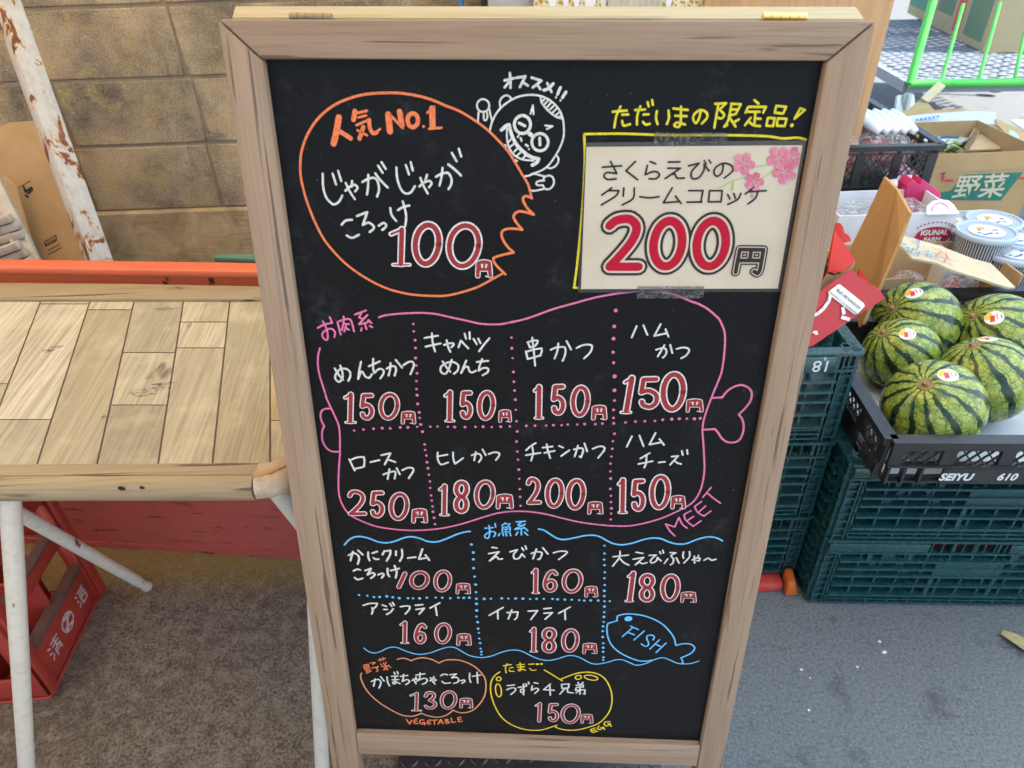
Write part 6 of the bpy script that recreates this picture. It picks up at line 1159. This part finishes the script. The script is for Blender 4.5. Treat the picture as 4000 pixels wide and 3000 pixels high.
b = MB(); a, c_ = Y(1878, 10, 2.03), Y(1903, 10, 2.03); b.box((a.x, .03, 0), (c_.x, .06, 2.3)); b.build('dark_gap_strip', M_ink, pl)
M_gold = mat('gold_pattern_paper', (.6, .4, .1), .4); k = NT(M_gold); vo = k.n('TexVoronoi', Vector=k.co(), Scale=70.0, _feature='DISTANCE_TO_EDGE'); k.col(k.mix(k.ramp(vo.outputs['Distance'], [(.08, 0), (.14, 1)]), (.70, .62, .42), (.48, .26, .04)))
pt_ = thing('poster', 'gold patterned poster with white shapes hanging behind the top of the board', 'poster', (0, 1.98, 0)); a, c_ = Y(2085, 18, 1.98), Y(2768, 18, 1.98); b = MB(); b.box((a.x, 0, a.z - .35), (c_.x, .006, a.z + .5)); b.build('poster_sheet', M_gold, pt_)
b = MB()
for (x0, x1) in ((2140, 2175), (2200, 2222), (2240, 2265), (2280, 2330), (2345, 2370), (2600, 2625)):
    q = Y(x0, 14, 1.978); q2 = Y(x1, 14, 1.978); w_ = (q2.x - q.x); b.poly([(q.x + w_ / 2 + w_ * .55 * math.cos(2 * math.pi * i / 16), -.0012, q.z + .03 + .045 * math.sin(2 * math.pi * i / 16)) for i in range(16)], [tuple(range(16))])
b.build('white_shapes', M_stw, pt_)
b = MB(); q, q2 = Y(2375, 18, 1.975), Y(2585, 18, 1.975); b.box((q.x, -.012, q.z - .2), (q2.x, -.003, q.z + .4))
for i in range(9): x_ = q.x + (q2.x - q.x) * (i + .5) / 9; b.box((x_ - .002, -.015, q.z - .2), (x_ + .002, -.0118, q.z + .4))
b.build('ribbed_cover', worn('cream_cover', (.60, .52, .40), rough=.6), pt_)

# ------------------------------------------------------------------ checker plate under the board, litter
M_plate = worn('dark_checker_steel', (.060, .055, .055), dark=(.10, .085, .075), rough=.4, amount=.4, scale=14, metal=.5)
pt2 = thing('checker_plate', 'dark steel checker plate on the ground under the menu board', 'plate', (0, .62, 0)); b = MB(); b.box((-.235, -.16, .001), (.245, .14, .007)); b.build('steel_sheet', M_plate, pt2, bevel=.001); b = MB()
for i in range(22):
    for j in range(14):
        x_, y_ = -.225 + i * .0215, -.15 + j * .0215; a = R(45) if (i + j) % 2 else R(-45); d = Vector((math.cos(a), math.sin(a), 0)) * .0095; nn = Vector((-d.y, d.x, 0)).normalized() * .0032; c_ = Vector((x_, y_, .0071)); t_ = Vector((0, 0, .0022)); b.poly([c_ - d, c_ - nn, c_ + d, c_ + nn, c_ - d * .55 + t_, c_ + d * .55 + t_], [(0, 1, 4), (1, 2, 5, 4), (2, 3, 5), (3, 0, 4, 5)])
b.build('tread_pattern', M_plate, pt2, smooth=True)
M_lit = mat('white_scrap', (.70, .68, .64), .8)
for i, (px, py, L_, lab) in enumerate(((3455, 2547, .011, 'largest white scrap on the asphalt, right of the board'), (3437, 2505, .006, 'small white scrap just beyond the largest one on the asphalt'), (3350, 2604, .005, 'small upright white scrap on the asphalt'), (3131, 2615, .006, 'round white scrap on the asphalt near the board'), (3160, 2773, .005, 'pinkish scrap on the asphalt, nearest the bottom of the photo'), (3165, 2646, .003, 'tiny white speck beside the round scrap on the asphalt'))):
    c_ = G(px, py, .0015); b = MB(); n_ = 8; b.slab([(L_ * .5 * math.cos(2 * math.pi * j / n_) * (1 + .2 * math.sin(j * 3)), L_ * (.28 if L_ > .008 else .42) * math.sin(2 * math.pi * j / n_), 0) for j in range(n_)], .0015, (0, 0, 1)); ob = b.build('white_scrap', M_lit); ob.location = c_; ob.rotation_euler = (0, 0, random.uniform(-.6, .6)); tag(ob, lab, 'litter', 'white scraps on the asphalt')
M_dry = worn('dry_leaf', (.42, .34, .14), dark=(.16, .12, .05), rough=.7, amount=.6, scale=60)
c_ = G(3995, 2518, .004); b = MB(); P_ = []
for i in range(9):
    t_ = i / 8; w_ = .018 * math.sin(math.pi * (t_ * .9 + .06)); x_ = -.04 + .09 * t_; P_ += [(x_, -w_, .004 * math.sin(t_ * 6) + .004), (x_, 0, .001), (x_, w_, .005 * math.cos(t_ * 5) + .005)]
b.poly(P_, [(i * 3 + j, i * 3 + j + 3, i * 3 + j + 4, i * 3 + j + 1) for i in range(8) for j in range(2)]); ob = b.build('dry_leaf', M_dry, smooth=True); ob.location = c_; ob.rotation_euler = (0, 0, R(-40)); tag(ob, 'curled dry leaf on the asphalt at the right edge of the photo', 'leaf')
